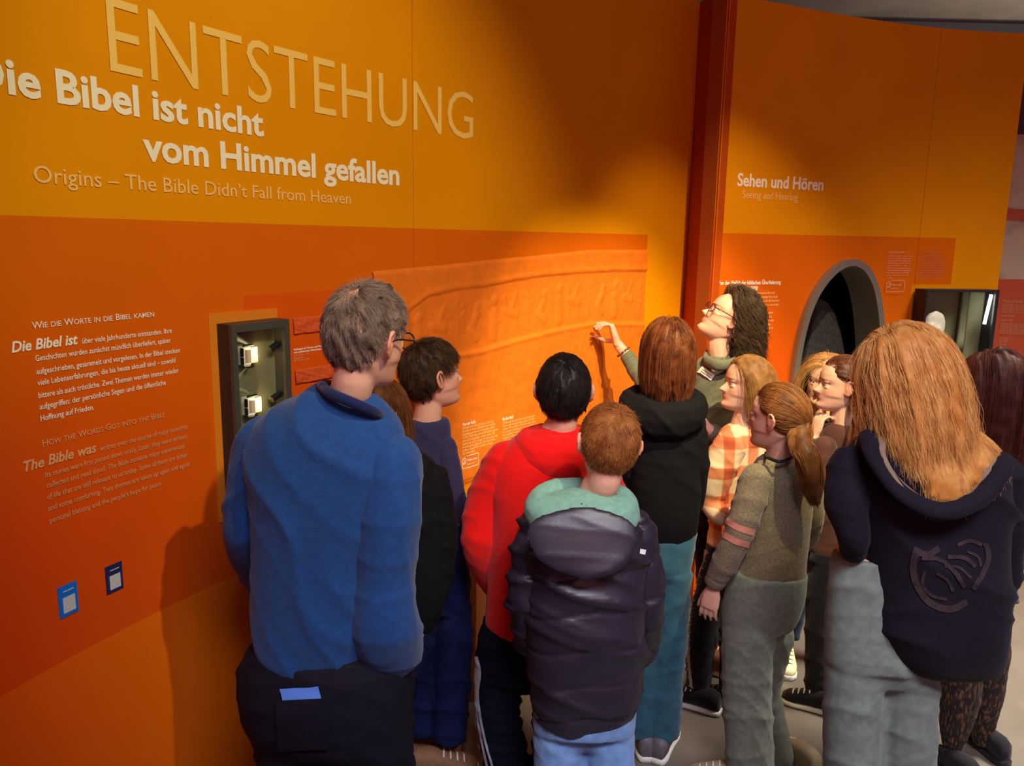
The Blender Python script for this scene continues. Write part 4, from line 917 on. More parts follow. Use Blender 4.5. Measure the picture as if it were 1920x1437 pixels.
# things in his back pocket and the pocket itself
def patch(trees, cs, m, parent, name, lift=.004, nn=5, th=.003):
    cs = [np.array(c, float) for c in cs]; V = []; 
    for i in range(nn+1):
        for j in range(nn+1):
            u, v = i/nn, j/nn; r = cs[0]*(1-u)*(1-v)+cs[1]*u*(1-v)+cs[2]*u*v+cs[3]*(1-u)*v; h = on_surf(trees, *r)
            V.append(h[0]+h[1]*lift if h else V[-1])
    V = np.array(V); k = nn+1
    F = [(i*k+j, (i+1)*k+j, (i+1)*k+j+1, i*k+j+1) for i in range(nn) for j in range(nn)]
    return mesh(name, V, F, m, parent, smooth=True) if not isinstance(parent, str) else (V, F)
patch([b_m], [(520, 1312), (612, 1308), (618, 1400), (524, 1404)], m_navyblk, man.root, 'back_pocket', .010)
card = patch([b_m], [(527, 1291), (598, 1285), (606, 1318), (533, 1312)], mat('card_blue', srgb(92, 140, 236), .35), None, 'wallet', .008)
card['label'] = 'light blue flat wallet sticking out of the back pocket of the man in blue'; card['category'] = 'wallet'
# glasses
def glasses(pr, m, mg, rw=.115):
    p, R, H = pr.head; T = lambda *a: p+R@np.array(a)*H; g = None
    for s in (-1, 1):
        pts = [T(s*.15+rw*math.cos(a), .425-.03*abs(math.cos(a)), -.005+.085*math.sin(a)) for a in np.linspace(0, 2*math.pi, 22)]
        v, f = tube(pts, .0022, 6)
        if g is None: parts = [(v, f)]; g = 1
        else: parts.append((v, f))
        parts.append(tube(resample([T(s*.265, .41, .02), T(s*.335, .30, .03), T(s*.362, .05, .04), T(s*.362, -.06, -.01)], 12), .002, 6))
    parts.append(tube(resample([T(-.04, .44, .02), T(0, .455, .03), T(.04, .44, .02)], 8), .0022, 6))
    V, F = merge(parts); go = mesh('glasses', V, F, m, pr.root, smooth=True)
    for s in (-1, 1):
        V = [T(s*.15, .425, -.005)]+[T(s*.15+rw*.95*math.cos(a), .42-.028*abs(math.cos(a)), -.005+.08*math.sin(a)) for a in np.linspace(0, 2*math.pi, 18)[:-1]]
        mesh('lens', V, [(0, i, i % 17+1) for i in range(1, 18)], mg, go)
m_gl, t, b = new_mat('lens_clear'); b.inputs['Transmission Weight'].default_value = 1; b.inputs['Roughness'].default_value = .02; b.inputs['IOR'].default_value = 1.1; b.inputs['Alpha'].default_value = .35
glasses(man, mat('glasses_black', srgb(20, 20, 24), .3), m_gl)

# ------------------------------------------------------------------ 2 child half hidden behind the man
m_coat = cloth('coat_black', srgb(9, 8, 11), sheen=0); m_hbrown = hair_mat('hair_brown', srgb(66, 34, 14), srgb(140, 84, 40), .45)
Y = 2.18
p2 = person('child in a black coat half hidden behind the man in the blue sweater', (745, 1640), Y, (704, 780, Y, .21, -30, 0, 0),
    dict(name='coat', mat=m_coat, seed=8, amp=.006, rings=[(838, 690, 745, .8), (850, 665, 790, .6), (880, 652, 825, .55), (960, 650, 850, .55), (1060, 652, 852, .55), (1150, 655, 838, .55), (1180, 665, 815, .5)]),
    dict(mat=m_navyblk, rings=[(1170, 665, 790, .6), (1240, 665, 770, .6)]),
    sleeves=[[(812, 900, Y, 32), (826, 1000, Y, 34), (820, 1080, Y, 32), (800, 1145, Y-.02, 26)]],
    hands=[(0, (-.25, -.1, -1), (-1, 0, 0), .13, dict(curl=(20, 35, 25)))],
    legs=[[(695, 1250, Y, 38), (695, 1400, Y, 34), (695, 1565, Y, 30)], [(745, 1250, Y, 34), (745, 1400, Y, 32), (745, 1565, Y, 28)]], neck=(710, 850, Y))
make_hair(p2.root, p2.head, m_hbrown, n=1500, ng=200, length=.26, style='down', seed=6, thick=.10, grav=.5)

# ------------------------------------------------------------------ 3 boy in the navy shirt
m_navy = cloth('shirt_navy', srgb(48, 44, 76)); m_jnavy = cloth('jeans_navy', srgb(18, 30, 74), sheen=0); m_hdark = hair_mat('hair_dark_brown', srgb(26, 17, 12), srgb(92, 66, 42), .4)
Y = 2.56
p3 = person('boy in a dark navy shirt and jeans with short brown hair, right of the man', (815, 1430), Y, (812, 704, Y, .222, -62, 6, 0),
    dict(name='shirt', mat=m_navy, seed=12, amp=.006, freq=26, dir=(.8, .2, .8), rings=[(784, 762, 838, .8), (796, 752, 845, .75), (820, 745, 850, .7), (860, 742, 855, .7), (910, 742, 860, .7), (960, 748, 866, .7), (1000, 752, 872, .68)]),
    dict(name='jeans', mat=m_jnavy, seed=13, amp=.007, rings=[(980, 756, 868, .75), (1040, 760, 878, .75), (1100, 764, 884, .75), (1140, 764, 882, .75)]),
    sleeves=[[(834, 836, Y-.02, 22), (846, 890, Y-.03, 23), (856, 940, Y-.03, 22), (872, 985, Y+.06, 19)], [(760, 836, Y+.05, 20), (760, 900, Y+.08, 20), (775, 960, Y+.2, 18)]],
    hands=[(0, (.6, .9, -.3), (0, 0, -1), .14, {})],
    legs=[[(846, 1120, Y, 38), (850, 1230, Y, 37), (842, 1385, Y, 34)], [(796, 1120, Y, 36), (790, 1230, Y+.02, 35), (790, 1370, Y+.04, 32)]], neck=(800, 794, Y), voxel=.005)
make_hair(p3.root, p3.head, m_hdark, n=2600, ng=240, gr=.0065, length=.05, style='crown', seed=7, line=SHORT, thick=.10, grav=.12, lenvar=.3, steps=9, spike=.2)
m_sole = mat('sole_white', srgb(215, 210, 200), .6); m_brown = mat('shoe_brown', srgb(132, 98, 66), .7, noise=.15, nscale=60)
shoe(828, 1425, Y-.03, -80, .27, m_brown, m_sole, p3.root); shoe(800, 1400, Y+.08, -70, .26, m_brown, m_sole, p3.root)

# ------------------------------------------------------------------ 4 boy in the red hoodie
m_redc = cloth('hoodie_red', srgb(232, 14, 12), bump=.2, noise=.05); m_track = cloth('track_navy', srgb(16, 16, 34), sheen=0); m_hblack = hair_mat('hair_black', srgb(12, 9, 12), srgb(58, 46, 44), .35)
Y = 2.36
p4 = person('boy in a bright red hoodie and navy track trousers with short black hair', (965, 1520), Y, (1057, 734, Y, .222, -4, 6, 0),
    dict(name='hoodie', mat=m_redc, seed=21, amp=.008, freq=20, dir=(-.5, .1, 1), rings=[(798, 1008, 1088, .8), (808, 985, 1105, .72), (830, 950, 1130, .66), (870, 915, 1150, .62), (930, 905, 1155, .62), (1000, 905, 1150, .62), (1070, 902, 1145, .62), (1130, 897, 1140, .62), (1170, 897, 1135, .6), (1196, 918, 1120, .56)]),
    dict(name='trousers', mat=m_track, seed=22, amp=.008, freq=30, rings=[(1160, 905, 1095, .66), (1210, 892, 1090, .68), (1260, 888, 1085, .66)]),
    sleeves=[[(948, 868, Y, 42), (908, 950, Y, 38), (898, 1025, Y-.01, 34), (912, 1072, Y+.05, 27), (935, 1105, Y+.13, 22)], [(1120, 870, Y, 40), (1142, 960, Y, 36), (1140, 1050, Y+.02, 32), (1100, 1100, Y+.12, 25)]],
    legs=[[(932, 1260, Y, 46), (935, 1350, Y, 43), (950, 1437, Y, 44), (952, 1515, Y, 42)], [(1040, 1260, Y, 46), (1040, 1400, Y, 42), (1040, 1515, Y, 38)]], neck=(1046, 806, Y))
hood(p4, (1048, 818, Y-.02), 130, 80, 70, m_redc)
make_hair(p4.root, p4.head, m_hblack, n=2600, ng=260, gr=.0065, length=.04, style='crown', seed=9, line=SHORT, thick=.06, grav=.15, lenvar=.3, steps=8)
m_strip = mat('stripe_white', srgb(206, 208, 220), .6); b4 = bvh(p4.pants)
for dx in (-7, 0, 7):
    ribbon([b4], [(893+dx*.3, 1232), (897+dx*.6, 1262), (893+dx*.6, 1300), (896+dx*.8, 1345), (905+dx, 1395), (916+dx*1.5, 1445)], 4.2, m_strip, p4.root, 'side_stripe', .003, 40)
shoe(935, 1520, Y, 5, .26, mat('shoe_white', srgb(205, 205, 205), .6), m_sole, p4.root); shoe(1040, 1520, Y, -5, .26, mat('shoe_white2', srgb(205, 205, 205), .6), m_sole, p4.root)

# ------------------------------------------------------------------ 5 boy in the dark puffer jacket
m_puff = mat('puffer_dark', srgb(42, 36, 50), .42, bump=.12, bscale=90, noise=.1, nscale=20); m_mint = cloth('hood_mint', srgb(120, 166, 146)); m_jlight = cloth('jeans_light', srgb(118, 158, 206), noise=.2, ns=25)
m_ging = hair_mat('hair_ginger', srgb(106, 54, 22), srgb(196, 128, 66), .45)
Y = 2.02
def quilt(me):
    co, no = get_co(me), get_no(me); r = np.random.RandomState(2); x, z = co[:, 0], co[:, 2]
    ph = (z+.018*np.sin(x*9+1)+.010*np.sin(x*23))/.105; t = abs(((ph % 1)-.5)*2); seam = np.exp(-((1-t)/.10)**2); co = co+no*(-.005*seam+.003*(1-t)**.5)[:, None]
    me.vertices.foreach_set('co', co.astype(np.float32).ravel())
p5 = person('boy in a dark padded jacket with a mint green hood and short ginger hair', (1095, 1670), Y, (1140, 834, Y, .212, 6, 2, 7),
    dict(name='jacket', mat=m_puff, seed=31, amp=.018, freq=18, dir=(.25, .1, 1), voxel=.008, post=quilt, rings=[(925, 1050, 1165, .75), (940, 1010, 1188, .72), (970, 985, 1205, .68), (1030, 975, 1222, .68), (1110, 968, 1228, .7), (1200, 968, 1225, .7), (1280, 978, 1218, .7), (1325, 990, 1203, .68), (1350, 1010, 1185, .64)]),
    dict(name='jeans', mat=m_jlight, seed=32, amp=.004, rings=[(1290, 1000, 1195, .66), (1330, 998, 1194, .66), (1360, 997, 1192, .64)]),
    sleeves=[[(1008, 985, Y, 38), (992, 1070, Y-.01, 40), (988, 1150, Y, 36), (1000, 1205, Y+.09, 28), (1025, 1240, Y+.17, 24)], [(1190, 990, Y, 40), (1208, 1075, Y, 40), (1212, 1145, Y, 36), (1200, 1205, Y+.09, 30), (1175, 1240, Y+.17, 25)]],
    legs=[[(1046, 1380, Y, 49), (1048, 1480, Y, 46), (1050, 1665, Y, 44)], [(1144, 1380, Y, 48), (1143, 1480, Y, 46), (1140, 1665, Y, 44)]], neck=(1122, 915, Y))
hood(p5, (1092, 930, Y-.01), 165, 95, 92, m_mint)
# the jacket's own hood, slumped on the back
def slump(pr, cx, cy, Yy, wpx, hpx, dep, m, name='hood', seed=3, amp=.008, top=.35):
    p, k = PT(cx, cy, Yy); w, h = wpx*k/2, hpx*k/2; rg = []
    for t in np.linspace(-1, 1, 12): s = math.sqrt(max(0.02, 1-abs(t)**2.4)); rg.append((p+np.array((0, .03*t, h*t)), (w*s*(1+top*.5*(t)), 0, 0), (0, dep*s, 0)))
    me = fuse([loft(rg, 26, .9)], .008, 4); folds(me, amp, 20, (.2, .3, 1), seed); return place(me, name, m, pr.root)
slump(p5, 1092, 1018, Y-.140, 215, 128, .022, m_puff, 'jacket_hood', 5, .020)
make_hair(p5.root, p5.head, m_ging, n=3400, ng=300, gr=.0055, length=.032, style='crown', seed=10, line=SHORT, thick=.05, grav=.02, spike=0, lenvar=.4, steps=7)
b5 = bvh(p5.top)
patch([b5], [(1199, 1030), (1210, 1032), (1208, 1041), (1198, 1039)], mat('tab_white', srgb(230, 230, 235), .5), p5.root, 'logo_tab', .003)
shoe(1050, 1670, Y, 0, .25, m_brown, m_sole, p5.root); shoe(1142, 1670, Y, -8, .25, m_brown, m_sole, p5.root)

# ------------------------------------------------------------------ 6 girl with the bob in the black hoodie
m_blk = cloth('hoodie_black', srgb(8, 6, 9), sheen=0); m_teal = cloth('jeans_teal', srgb(42, 82, 98), noise=.2, ns=30); m_hbob = hair_mat('hair_auburn', srgb(66, 29, 13), srgb(150, 84, 44), .35)
Y = 2.68
p6 = person('girl in a black hoodie and blue jeans with a reddish brown bob', (1250, 1405), Y, (1250, 664, Y, .212, 6, 4, 0),
    dict(name='hoodie', mat=m_blk, seed=41, amp=.006, rings=[(724, 1220, 1288, .8), (738, 1195, 1302, .72), (765, 1176, 1314, .66), (820, 1168, 1320, .64), (900, 1168, 1322, .64), (970, 1172, 1318, .64), (1012, 1182, 1306, .6)]),
    dict(name='jeans', mat=m_teal, seed=42, amp=.006, rings=[(990, 1192, 1306, .68), (1020, 1190, 1304, .68), (1060, 1188, 1298, .66)]),
    sleeves=[[(1298, 790, Y, 26), (1304, 870, Y, 26), (1300, 940, Y+.04, 22), (1275, 970, Y+.12, 18)], [(1190, 790, Y, 26), (1182, 870, Y, 25), (1190, 940, Y+.06, 22), (1210, 970, Y+.14, 18)]],
    legs=[[(1264, 1080, Y, 34), (1256, 1180, Y, 34), (1248, 1280, Y, 34), (1244, 1378, Y, 32)], [(1212, 1080, Y, 32), (1205, 1200, Y, 31), (1200, 1375, Y, 30)]], neck=(1250, 735, Y))
hood(p6, (1243, 742, Y-.01), 128, 80, 70, m_blk)
make_hair(p6.root, p6.head, m_hbob, n=3600, ng=300, gr=.010, length=.125, style='down', seed=11, thick=.22, grav=.75, lenvar=.1, part=.02)
m_grs = mat('shoe_grey', srgb(92, 84, 88), .6, noise=.2, nscale=40); shoe(1246, 1398, Y+.03, -25, .24, m_grs, m_sole, p6.root); shoe(1203, 1398, Y+.05, 0, .24, m_grs, m_sole, p6.root)

# ------------------------------------------------------------------ 7 guide pointing at the relief
m_fleece = cloth('fleece_grey_green', srgb(104, 104, 84), bump=.5, bs=160); m_hcurl = hair_mat('hair_dark_curls', srgb(30, 18, 14), srgb(98, 74, 52), .4)
Y = 3.32; m_dkt = cloth('trousers_dark', srgb(24, 20, 28))
p7 = person('woman with dark curly hair and glasses in a grey-green fleece, pointing at the relief', (1345, 1230), Y, (1363, 598, Y, .228, 94, 33, 0),
    dict(name='fleece', mat=m_fleece, seed=51, amp=.009, freq=24, dir=(-.6, .1, .9), voxel=.007, rings=[(664, 1330, 1378, .9), (676, 1312, 1395, .75), (700, 1296, 1415, .65), (745, 1288, 1420, .65), (810, 1290, 1412, .68), (880, 1296, 1404, .7), (950, 1298, 1402, .7)]),
    dict(mat=m_dkt, rings=[(930, 1300, 1400, .75), (980, 1302, 1398, .75)]),
    sleeves=[[(1306, 712, Y+.02, 24), (1268, 748, Y+.07, 21), (1234, 758, Y+.13, 19), (1203, 712, Y+.21, 16), (1178, 671, Y+.29, 14)], [(1404, 730, Y, 25), (1402, 795, Y-.06, 22), (1372, 828, Y-.16, 19), (1338, 812, Y-.2, 16)]],
    hands=[(0, (-.30, .20, .95), (-.95, .15, -.1), .180, dict(curl={0: (70, 35, 20), 1: (66, 30, 18), 2: (60, 26, 14), 3: (50, 20, 10)}, side=-1, thumb=(.30, .35, 1.0), spread=.12, fore=.085, fdir=(-.62, .25, .75))), (1, (-.8, .1, .5), (0, 1, 0), .16, dict(curl=(40, 50, 30)))],
    legs=[[(1325, 1000, Y, 26), (1328, 1100, Y, 23), (1330, 1205, Y, 20)], [(1375, 1000, Y, 26), (1375, 1100, Y, 23), (1375, 1205, Y, 20)]], neck=(1350, 664, Y), voxel=.0038)
rs_ = np.random.RandomState(4)
make_hair(p7.root, p7.head, m_hcurl, n=2600, ng=300, gr=.010, length=.33, style='down', seed=12, thick=.36, grav=.55, back=1.1, lenvar=.35, part=.0, curl=.012, sr=.0009, steps=22, line=([-.5, -.25, -.05, .06, .16, .28, .4], [-.24, -.22, .04, .30, .36, .43, .46]))
glasses(p7, mat('glasses_red_brown', srgb(96, 34, 26), .3), m_gl, .125)
collar(p7, [(1322, 676, Y-.05), (1345, 686, Y-.12), (1375, 680, Y-.10), (1392, 664, Y), (1365, 655, Y+.09), (1330, 662, Y+.07), (1322, 676, Y-.05)], .022, m_fleece, 'collar')
b7 = bvh(p7.top)
bd = patch([b7], [(1318, 688), (1341, 703), (1333, 714), (1309, 698)], mat('badge_white', srgb(235, 225, 210), .4), p7.root, 'name_badge', .006)
for k in range(3): ribbon([b7], [(1316+k*-2.2+2, 693+k*3.2), (1334-k*2.2, 705+k*3.0)], 1.3, mat('badge_ink', srgb(120, 100, 95), .5), p7.root, 'badge_line', .0075, 4)
qq, rr_ = p7.limb([(1172, 672, Y+.295, 10), (1176, 677, Y+.293, 10)], 1)
wr_c = PT(1169, 660, Y+.30)[0]; ax = PT(1157, 645, Y+.31)[0]-wr_c; ax /= np.linalg.norm(ax)
u = np.cross(ax, (0, 1, 0)); u /= np.linalg.norm(u); v = np.cross(ax, u)
br = mesh('bracelet', *tube([wr_c+u*math.cos(a)*.030+v*math.sin(a)*.028 for a in np.linspace(0, 2*math.pi, 24)], .003, 6), mat('bracelet_gold', srgb(190, 140, 80), .3, .9), p7.root, smooth=True)
for a in np.linspace(0, 2*math.pi, 14)[:-1]:
    mesh('bead', *ball(wr_c+u*math.cos(a)*.032+v*math.sin(a)*.030, .0055, n=8, m=6), mat('bead_brown', srgb(120, 80, 50), .3, .4) if a == 0 else bpy.data.materials['bead_brown'], br, smooth=True)
m_tan = mat('boot_tan', srgb(128, 84, 60), .6)
shoe(1322, 1222, Y-.05, 60, .25, m_tan, m_sole, p7.root); shoe(1378, 1222, Y, 60, .25, m_tan, m_sole, p7.root)

# ------------------------------------------------------------------ 8 girl in the plaid shirt
m_plaid, t, b = new_mat('plaid_shirt'); b.inputs['Roughness'].default_value = .85
tc = t.nodes.new('ShaderNodeTexCoord'); sx = t.nodes.new('ShaderNodeSeparateXYZ'); t.links.new(tc.outputs['Object'], sx.inputs[0])
def bandn(sock, k, ph, lo_, hi_):
    a = t.nodes.new('ShaderNodeMath'); a.operation = 'MULTIPLY_ADD'; t.links.new(sock, a.inputs[0]); a.inputs[1].default_value = k; a.inputs[2].default_value = ph
    s_ = t.nodes.new('ShaderNodeMath'); s_.operation = 'SINE'; t.links.new(a.outputs[0], s_.inputs[0]); r_ = t.nodes.new('ShaderNodeMapRange'); r_.interpolation_type = 'SMOOTHSTEP'; r_.inputs['From Min'].default_value = lo_; r_.inputs['From Max'].default_value = hi_; t.links.new(s_.outputs[0], r_.inputs['Value']); return r_.outputs['Result']
bx_, bz_ = bandn(sx.outputs[0], 62, .5, .1, .5), bandn(sx.outputs[2], 55, 1.2, .1, .5)
ad = t.nodes.new('ShaderNodeMath'); ad.operation = 'ADD'; t.links.new(bx_, ad.inputs[0]); t.links.new(bz_, ad.inputs[1]); hf_ = t.nodes.new('ShaderNodeMath'); hf_.operation = 'MULTIPLY'; hf_.inputs[1].default_value = .5; t.links.new(ad.outputs[0], hf_.inputs[0])
cr = t.nodes.new('ShaderNodeValToRGB'); cr.color_ramp.elements[0].color = srgb(226, 196, 160); cr.color_ramp.elements[1].color = srgb(176, 76, 40); e_ = cr.color_ramp.elements.new(.5); e_.color = srgb(208, 126, 84)
t.links.new(hf_.outputs[0], cr.inputs[0]); t.links.new(cr.outputs[0], b.inputs['Base Color'])
m_hlb = hair_mat('hair_light_brown', srgb(112, 70, 34), srgb(190, 138, 80), .4); m_blkt = cloth('trousers_black', srgb(18, 15, 20))
Y = 3.0
p8 = person('girl in an orange and cream plaid shirt with chin-length light brown hair, looking left', (1335, 1325), Y, (1398, 722, Y, .212, 96, 8, 0),
    dict(name='shirt', mat=m_plaid, seed=61, amp=.007, freq=26, dir=(-.5, .1, 1), rings=[(792, 1372, 1418, .85), (806, 1352, 1436, .75), (835, 1338, 1448, .7), (880, 1332, 1450, .7), (940, 1328, 1446, .7), (990, 1324, 1440, .72), (1022, 1322, 1430, .7)]),
    dict(name='trousers', mat=m_blkt, seed=62, rings=[(1010, 1326, 1420, .75), (1060, 1318, 1415, .75)]),
    sleeves=[[(1368, 838, Y-.05, 32), (1344, 890, Y-.06, 33), (1334, 940, Y-.06, 26), (1352, 968, Y-.12, 17), (1366, 960, Y-.16, 14)], [(1430, 840, Y+.05, 26), (1420, 920, Y+.1, 24)]],
    hands=[(0, (.3, -.25, -.2), (0, 1, -.3), .14, dict(curl=(40, 50, 30)))],
    legs=[[(1338, 1080, Y, 28), (1318, 1180, Y, 27), (1308, 1308, Y, 24)], [(1385, 1080, Y, 28), (1375, 1180, Y, 25), (1368, 1308, Y, 22)]], neck=(1392, 798, Y), voxel=.005)
make_hair(p8.root, p8.head, m_hlb, n=2400, ng=260, gr=.009, length=.24, style='down', seed=14, thick=.10, grav=.6, back=1.3, lenvar=.15, flow=(.15, 0, 0), line=([-.5, -.25, -.05, .06, .16, .28, .4], [-.24, -.22, -.02, .20, .28, .36, .38]))
b8 = bvh(p8.pants); m_lace = mat('lacing_cream', srgb(176, 166, 146), .7)
ribbon([b8], [(1326, 1032), (1310, 1080), (1298, 1130), (1293, 1180), (1292, 1230), (1297, 1288)], 5, m_lace, p8.root, 'side_lacing', .004, 40)
for k in range(18):
    f = k/17; x = np.interp(f, [0, .2, .4, .6, .8, 1], [1326, 1310, 1298, 1293, 1292, 1297]); y = 1035+252*f; ribbon([b8], [(x-4, y-3), (x+4, y+3)], 2.2, m_lace, p8.root, 'lace_cross', .006, 3)
shoe(1298, 1322, Y-.02, 60, .24, m_blkt, m_sole, p8.root); shoe(1368, 1322, Y, 60, .24, m_blkt, m_sole, p8.root)

# ------------------------------------------------------------------ 9 girl with the ponytail
m_gsw = cloth('sweater_grey_brown', srgb(120, 108, 84), bump=.5, bs=200, noise=.3, ns=160); m_jgrey = cloth('jeans_grey_green', srgb(118, 124, 108), noise=.18, ns=60); m_hpony = hair_mat('hair_golden_brown', srgb(76, 40, 18), srgb(158, 102, 52), .35)
Y = 2.48
p9 = person('girl in a grey-brown sweater with pink sleeve stripes and a long ponytail', (1425, 1470), Y, (1457, 784, Y, .212, 52, 0, 0),
    dict(name='sweater', mat=m_gsw, seed=71, amp=.007, freq=24, dir=(-.7, .1, .8), rings=[(854, 1434, 1488, .85), (866, 1418, 1508, .75), (895, 1402, 1528, .68), (940, 1402, 1530, .68), (1000, 1398, 1524, .7), (1050, 1384, 1518, .72), (1086, 1372, 1512, .72)]),
    dict(name='jeans', mat=m_jgrey, seed=72, amp=.007, freq=24, rings=[(1068, 1374, 1512, .76), (1105, 1362, 1510, .78), (1145, 1354, 1500, .76), (1175, 1352, 1486, .7)]),
    sleeves=[[(1418, 898, Y-.03, 31), (1394, 975, Y-.06, 30), (1372, 1030, Y-.06, 28), (1342, 1088, Y-.02, 20)], [(1514, 900, Y+.04, 28), (1520, 975, Y+.06, 26), (1495, 1030, Y+.18, 20)]],
    hands=[(0, (-.15, .05, -1), (.55, .8, 0), .145, dict(curl=(12, 18, 12), side=-1, thumb=(.95, .42, .35), spread=.05))],
    legs=[[(1402, 1190, Y-.02, 50), (1400, 1290, Y-.02, 47), (1404, 1380, Y-.02, 46), (1408, 1462, Y-.02, 46)], [(1450, 1190, Y+.06, 40), (1432, 1290, Y+.10, 33), (1450, 1380, Y+.12, 31), (1466, 1440, Y+.14, 30)]], neck=(1462, 858, Y), voxel=.0042)
collar(p9, [(1438, 858, Y-.05), (1462, 866, Y-.085), (1486, 858, Y-.05), (1490, 850, Y+.03), (1462, 846, Y+.08), (1436, 850, Y+.03), (1438, 858, Y-.05)], .006, m_blkt, 'neckband')
m_pink = cloth('stripe_pink', srgb(190, 124, 104))
b9 = bvh(p9.sl[0])
ribbon([b9], [(1362, 976), (1385, 990), (1413, 999)], 12, m_pink, p9.root, 'sleeve_stripe', .0025); ribbon([b9], [(1353, 1000), (1378, 1014), (1404, 1022)], 12, m_pink, p9.root, 'sleeve_stripe', .0025)
tie = (.02, -.52, .0)
pp, k = PT(1494, 826, Y-.06); path = [p9.head[0]+p9.head[1]@np.array((.02, -.42, .02))*p9.head[2]]+[PT(*q)[0] for q in [(1500, 828, Y-.10), (1514, 860, Y-.14), (1520, 900, Y-.15), (1528, 942, Y-.15)]]
tt_, ts_ = tail_hair(None, path, .042, m_hpony, 900, wave=.006)
h9 = make_hair(p9.root, p9.head, m_hpony, n=2800, ng=260, gr=.007, length=.34, style='back', seed=15, thick=.05, lenvar=.05, tie=(.02, -.50, -.02), extra=[tt_])
strands_obj(ts_, .0009, m_hpony, h9)
v, f = tube([pp+np.array((math.cos(a)*.018, -.01+math.sin(a)*.006, math.sin(a)*.018)) for a in np.linspace(0, 2*math.pi, 16)], .006, 8)
mesh('hair_tie', v, f, mat('tie_pale', srgb(210, 170, 150), .6), p9.root, smooth=True)
m_beige = mat('shoe_beige', srgb(160, 146, 116), .6); shoe(1352, 1448, Y+.02, 75, .25, m_beige, m_sole, p9.root); shoe(1480, 1440, Y+.16, 30, .25, m_beige, m_sole, p9.root)

# ------------------------------------------------------------------ 10 girl facing back, far side of the group
m_grey = cloth('top_dark_grey', srgb(70, 66, 60)); m_hfair = hair_mat('hair_fair', srgb(120, 74, 36), srgb(196, 146, 88), .45); m_jblue = cloth('jeans_dark_blue', srgb(26, 38, 66))
Y = 3.34
p10 = person('girl with long fair hair facing back towards the group, beside the portal', (1500, 1240), Y, (1545, 712, Y, .212, 148, -8, -12),
    dict(name='top', mat=m_grey, seed=81, amp=.006, rings=[(774, 1528, 1566, .85), (786, 1512, 1586, .75), (820, 1500, 1598, .65), (880, 1500, 1598, .65), (960, 1504, 1592, .68)]),
    dict(name='jeans', mat=m_jblue, rings=[(945, 1504, 1590, .75), (1000, 1502, 1592, .75)]),
    sleeves=[[(1512, 815, Y, 19), (1504, 880, Y-.02, 18), (1512, 940, Y-.08, 15)], [(1586, 815, Y, 19), (1594, 880, Y-.02, 18), (1586, 940, Y-.08, 15)]],
    hands=[(0, (.2, -.3, -.8), (1, 0, 0), .14, {}), (1, (-.2, -.3, -.8), (-1, 0, 0), .14, {})],
    legs=[[(1522, 1020, Y, 24), (1500, 1110, Y, 22), (1480, 1196, Y, 19)], [(1572, 1020, Y, 24), (1570, 1110, Y, 22), (1566, 1210, Y, 19)]], neck=(1546, 774, Y), voxel=.005)
make_hair(p10.root, p10.head, m_hfair, n=2000, ng=240, gr=.009, length=.34, style='down', seed=16, thick=.08, grav=.5, back=1.0)
m_trn = mat('trainer_white_yellow', srgb(226, 216, 160), .5); shoe(1474, 1230, Y-.04, 165, .25, m_trn, m_sole, p10.root, lace=mat('lace_blue', srgb(30, 50, 100), .6)); shoe(1566, 1236, Y-.04, 175, .25, m_trn, m_sole, p10.root)

# ------------------------------------------------------------------ 11 girl with the braid
m_maroon = cloth('top_maroon_brown', srgb(78, 44, 34)); m_hbraid = hair_mat('hair_chestnut', srgb(48, 20, 12), srgb(124, 66, 36), .35)
Y = 3.0
p11 = person('girl with a dark braid and bare ear in profile, hands raised to her chin', (1535, 1320), Y, (1576, 722, Y, .212, 88, 4, 0),
    dict(name='top', mat=m_maroon, seed=91, amp=.006, rings=[(790, 1562, 1606, .85), (804, 1542, 1622, .75), (840, 1528, 1632, .68), (900, 1524, 1632, .7), (980, 1520, 1626, .7), (1040, 1518, 1620, .7)]),
    dict(mat=m_blkt, rings=[(1030, 1520, 1616, .75), (1080, 1518, 1612, .75)]),
    sleeves=[[(1546, 840, Y-.06, 24), (1532, 905, Y-.08, 22), (1516, 872, Y-.04, 18), (1522, 832, Y-.02, 15)], [(1600, 840, Y+.05, 22), (1580, 900, Y+.06, 20), (1540, 850, Y+.05, 15)]],
    hands=[(0, (.25, .1, 1), (.9, .3, 0), .14, dict(curl=(35, 50, 35))), (1, (-.3, .1, .9), (-.8, .5, 0), .14, dict(curl=(35, 50, 35)))],
    legs=[[(1538, 1090, Y, 27), (1534, 1200, Y, 25), (1532, 1305, Y, 23)], [(1592, 1090, Y, 27), (1588, 1200, Y, 25), (1585, 1305, Y, 23)]], neck=(1582, 792, Y), voxel=.005)
path = [PT(*q)[0] for q in [(1604, 740, Y-.06), (1612, 775, Y-.10), (1606, 815, Y-.13), (1594, 860, Y-.14)]]
tt_, ts_ = tail_hair(None, path, .026, m_hbraid, 400, wave=.010)
h11 = make_hair(p11.root, p11.head, m_hbraid, n=2200, ng=240, gr=.008, length=.34, style='back', seed=17, thick=.05, lenvar=.05, tie=(.02, -.50, -.05), extra=[tt_]); strands_obj(ts_, .0008, m_hbraid, h11)
shoe(1520, 1318, Y-.02, 60, .24, m_blkt, m_sole, p11.root); shoe(1585, 1318, Y, 60, .24, m_blkt, m_sole, p11.root)

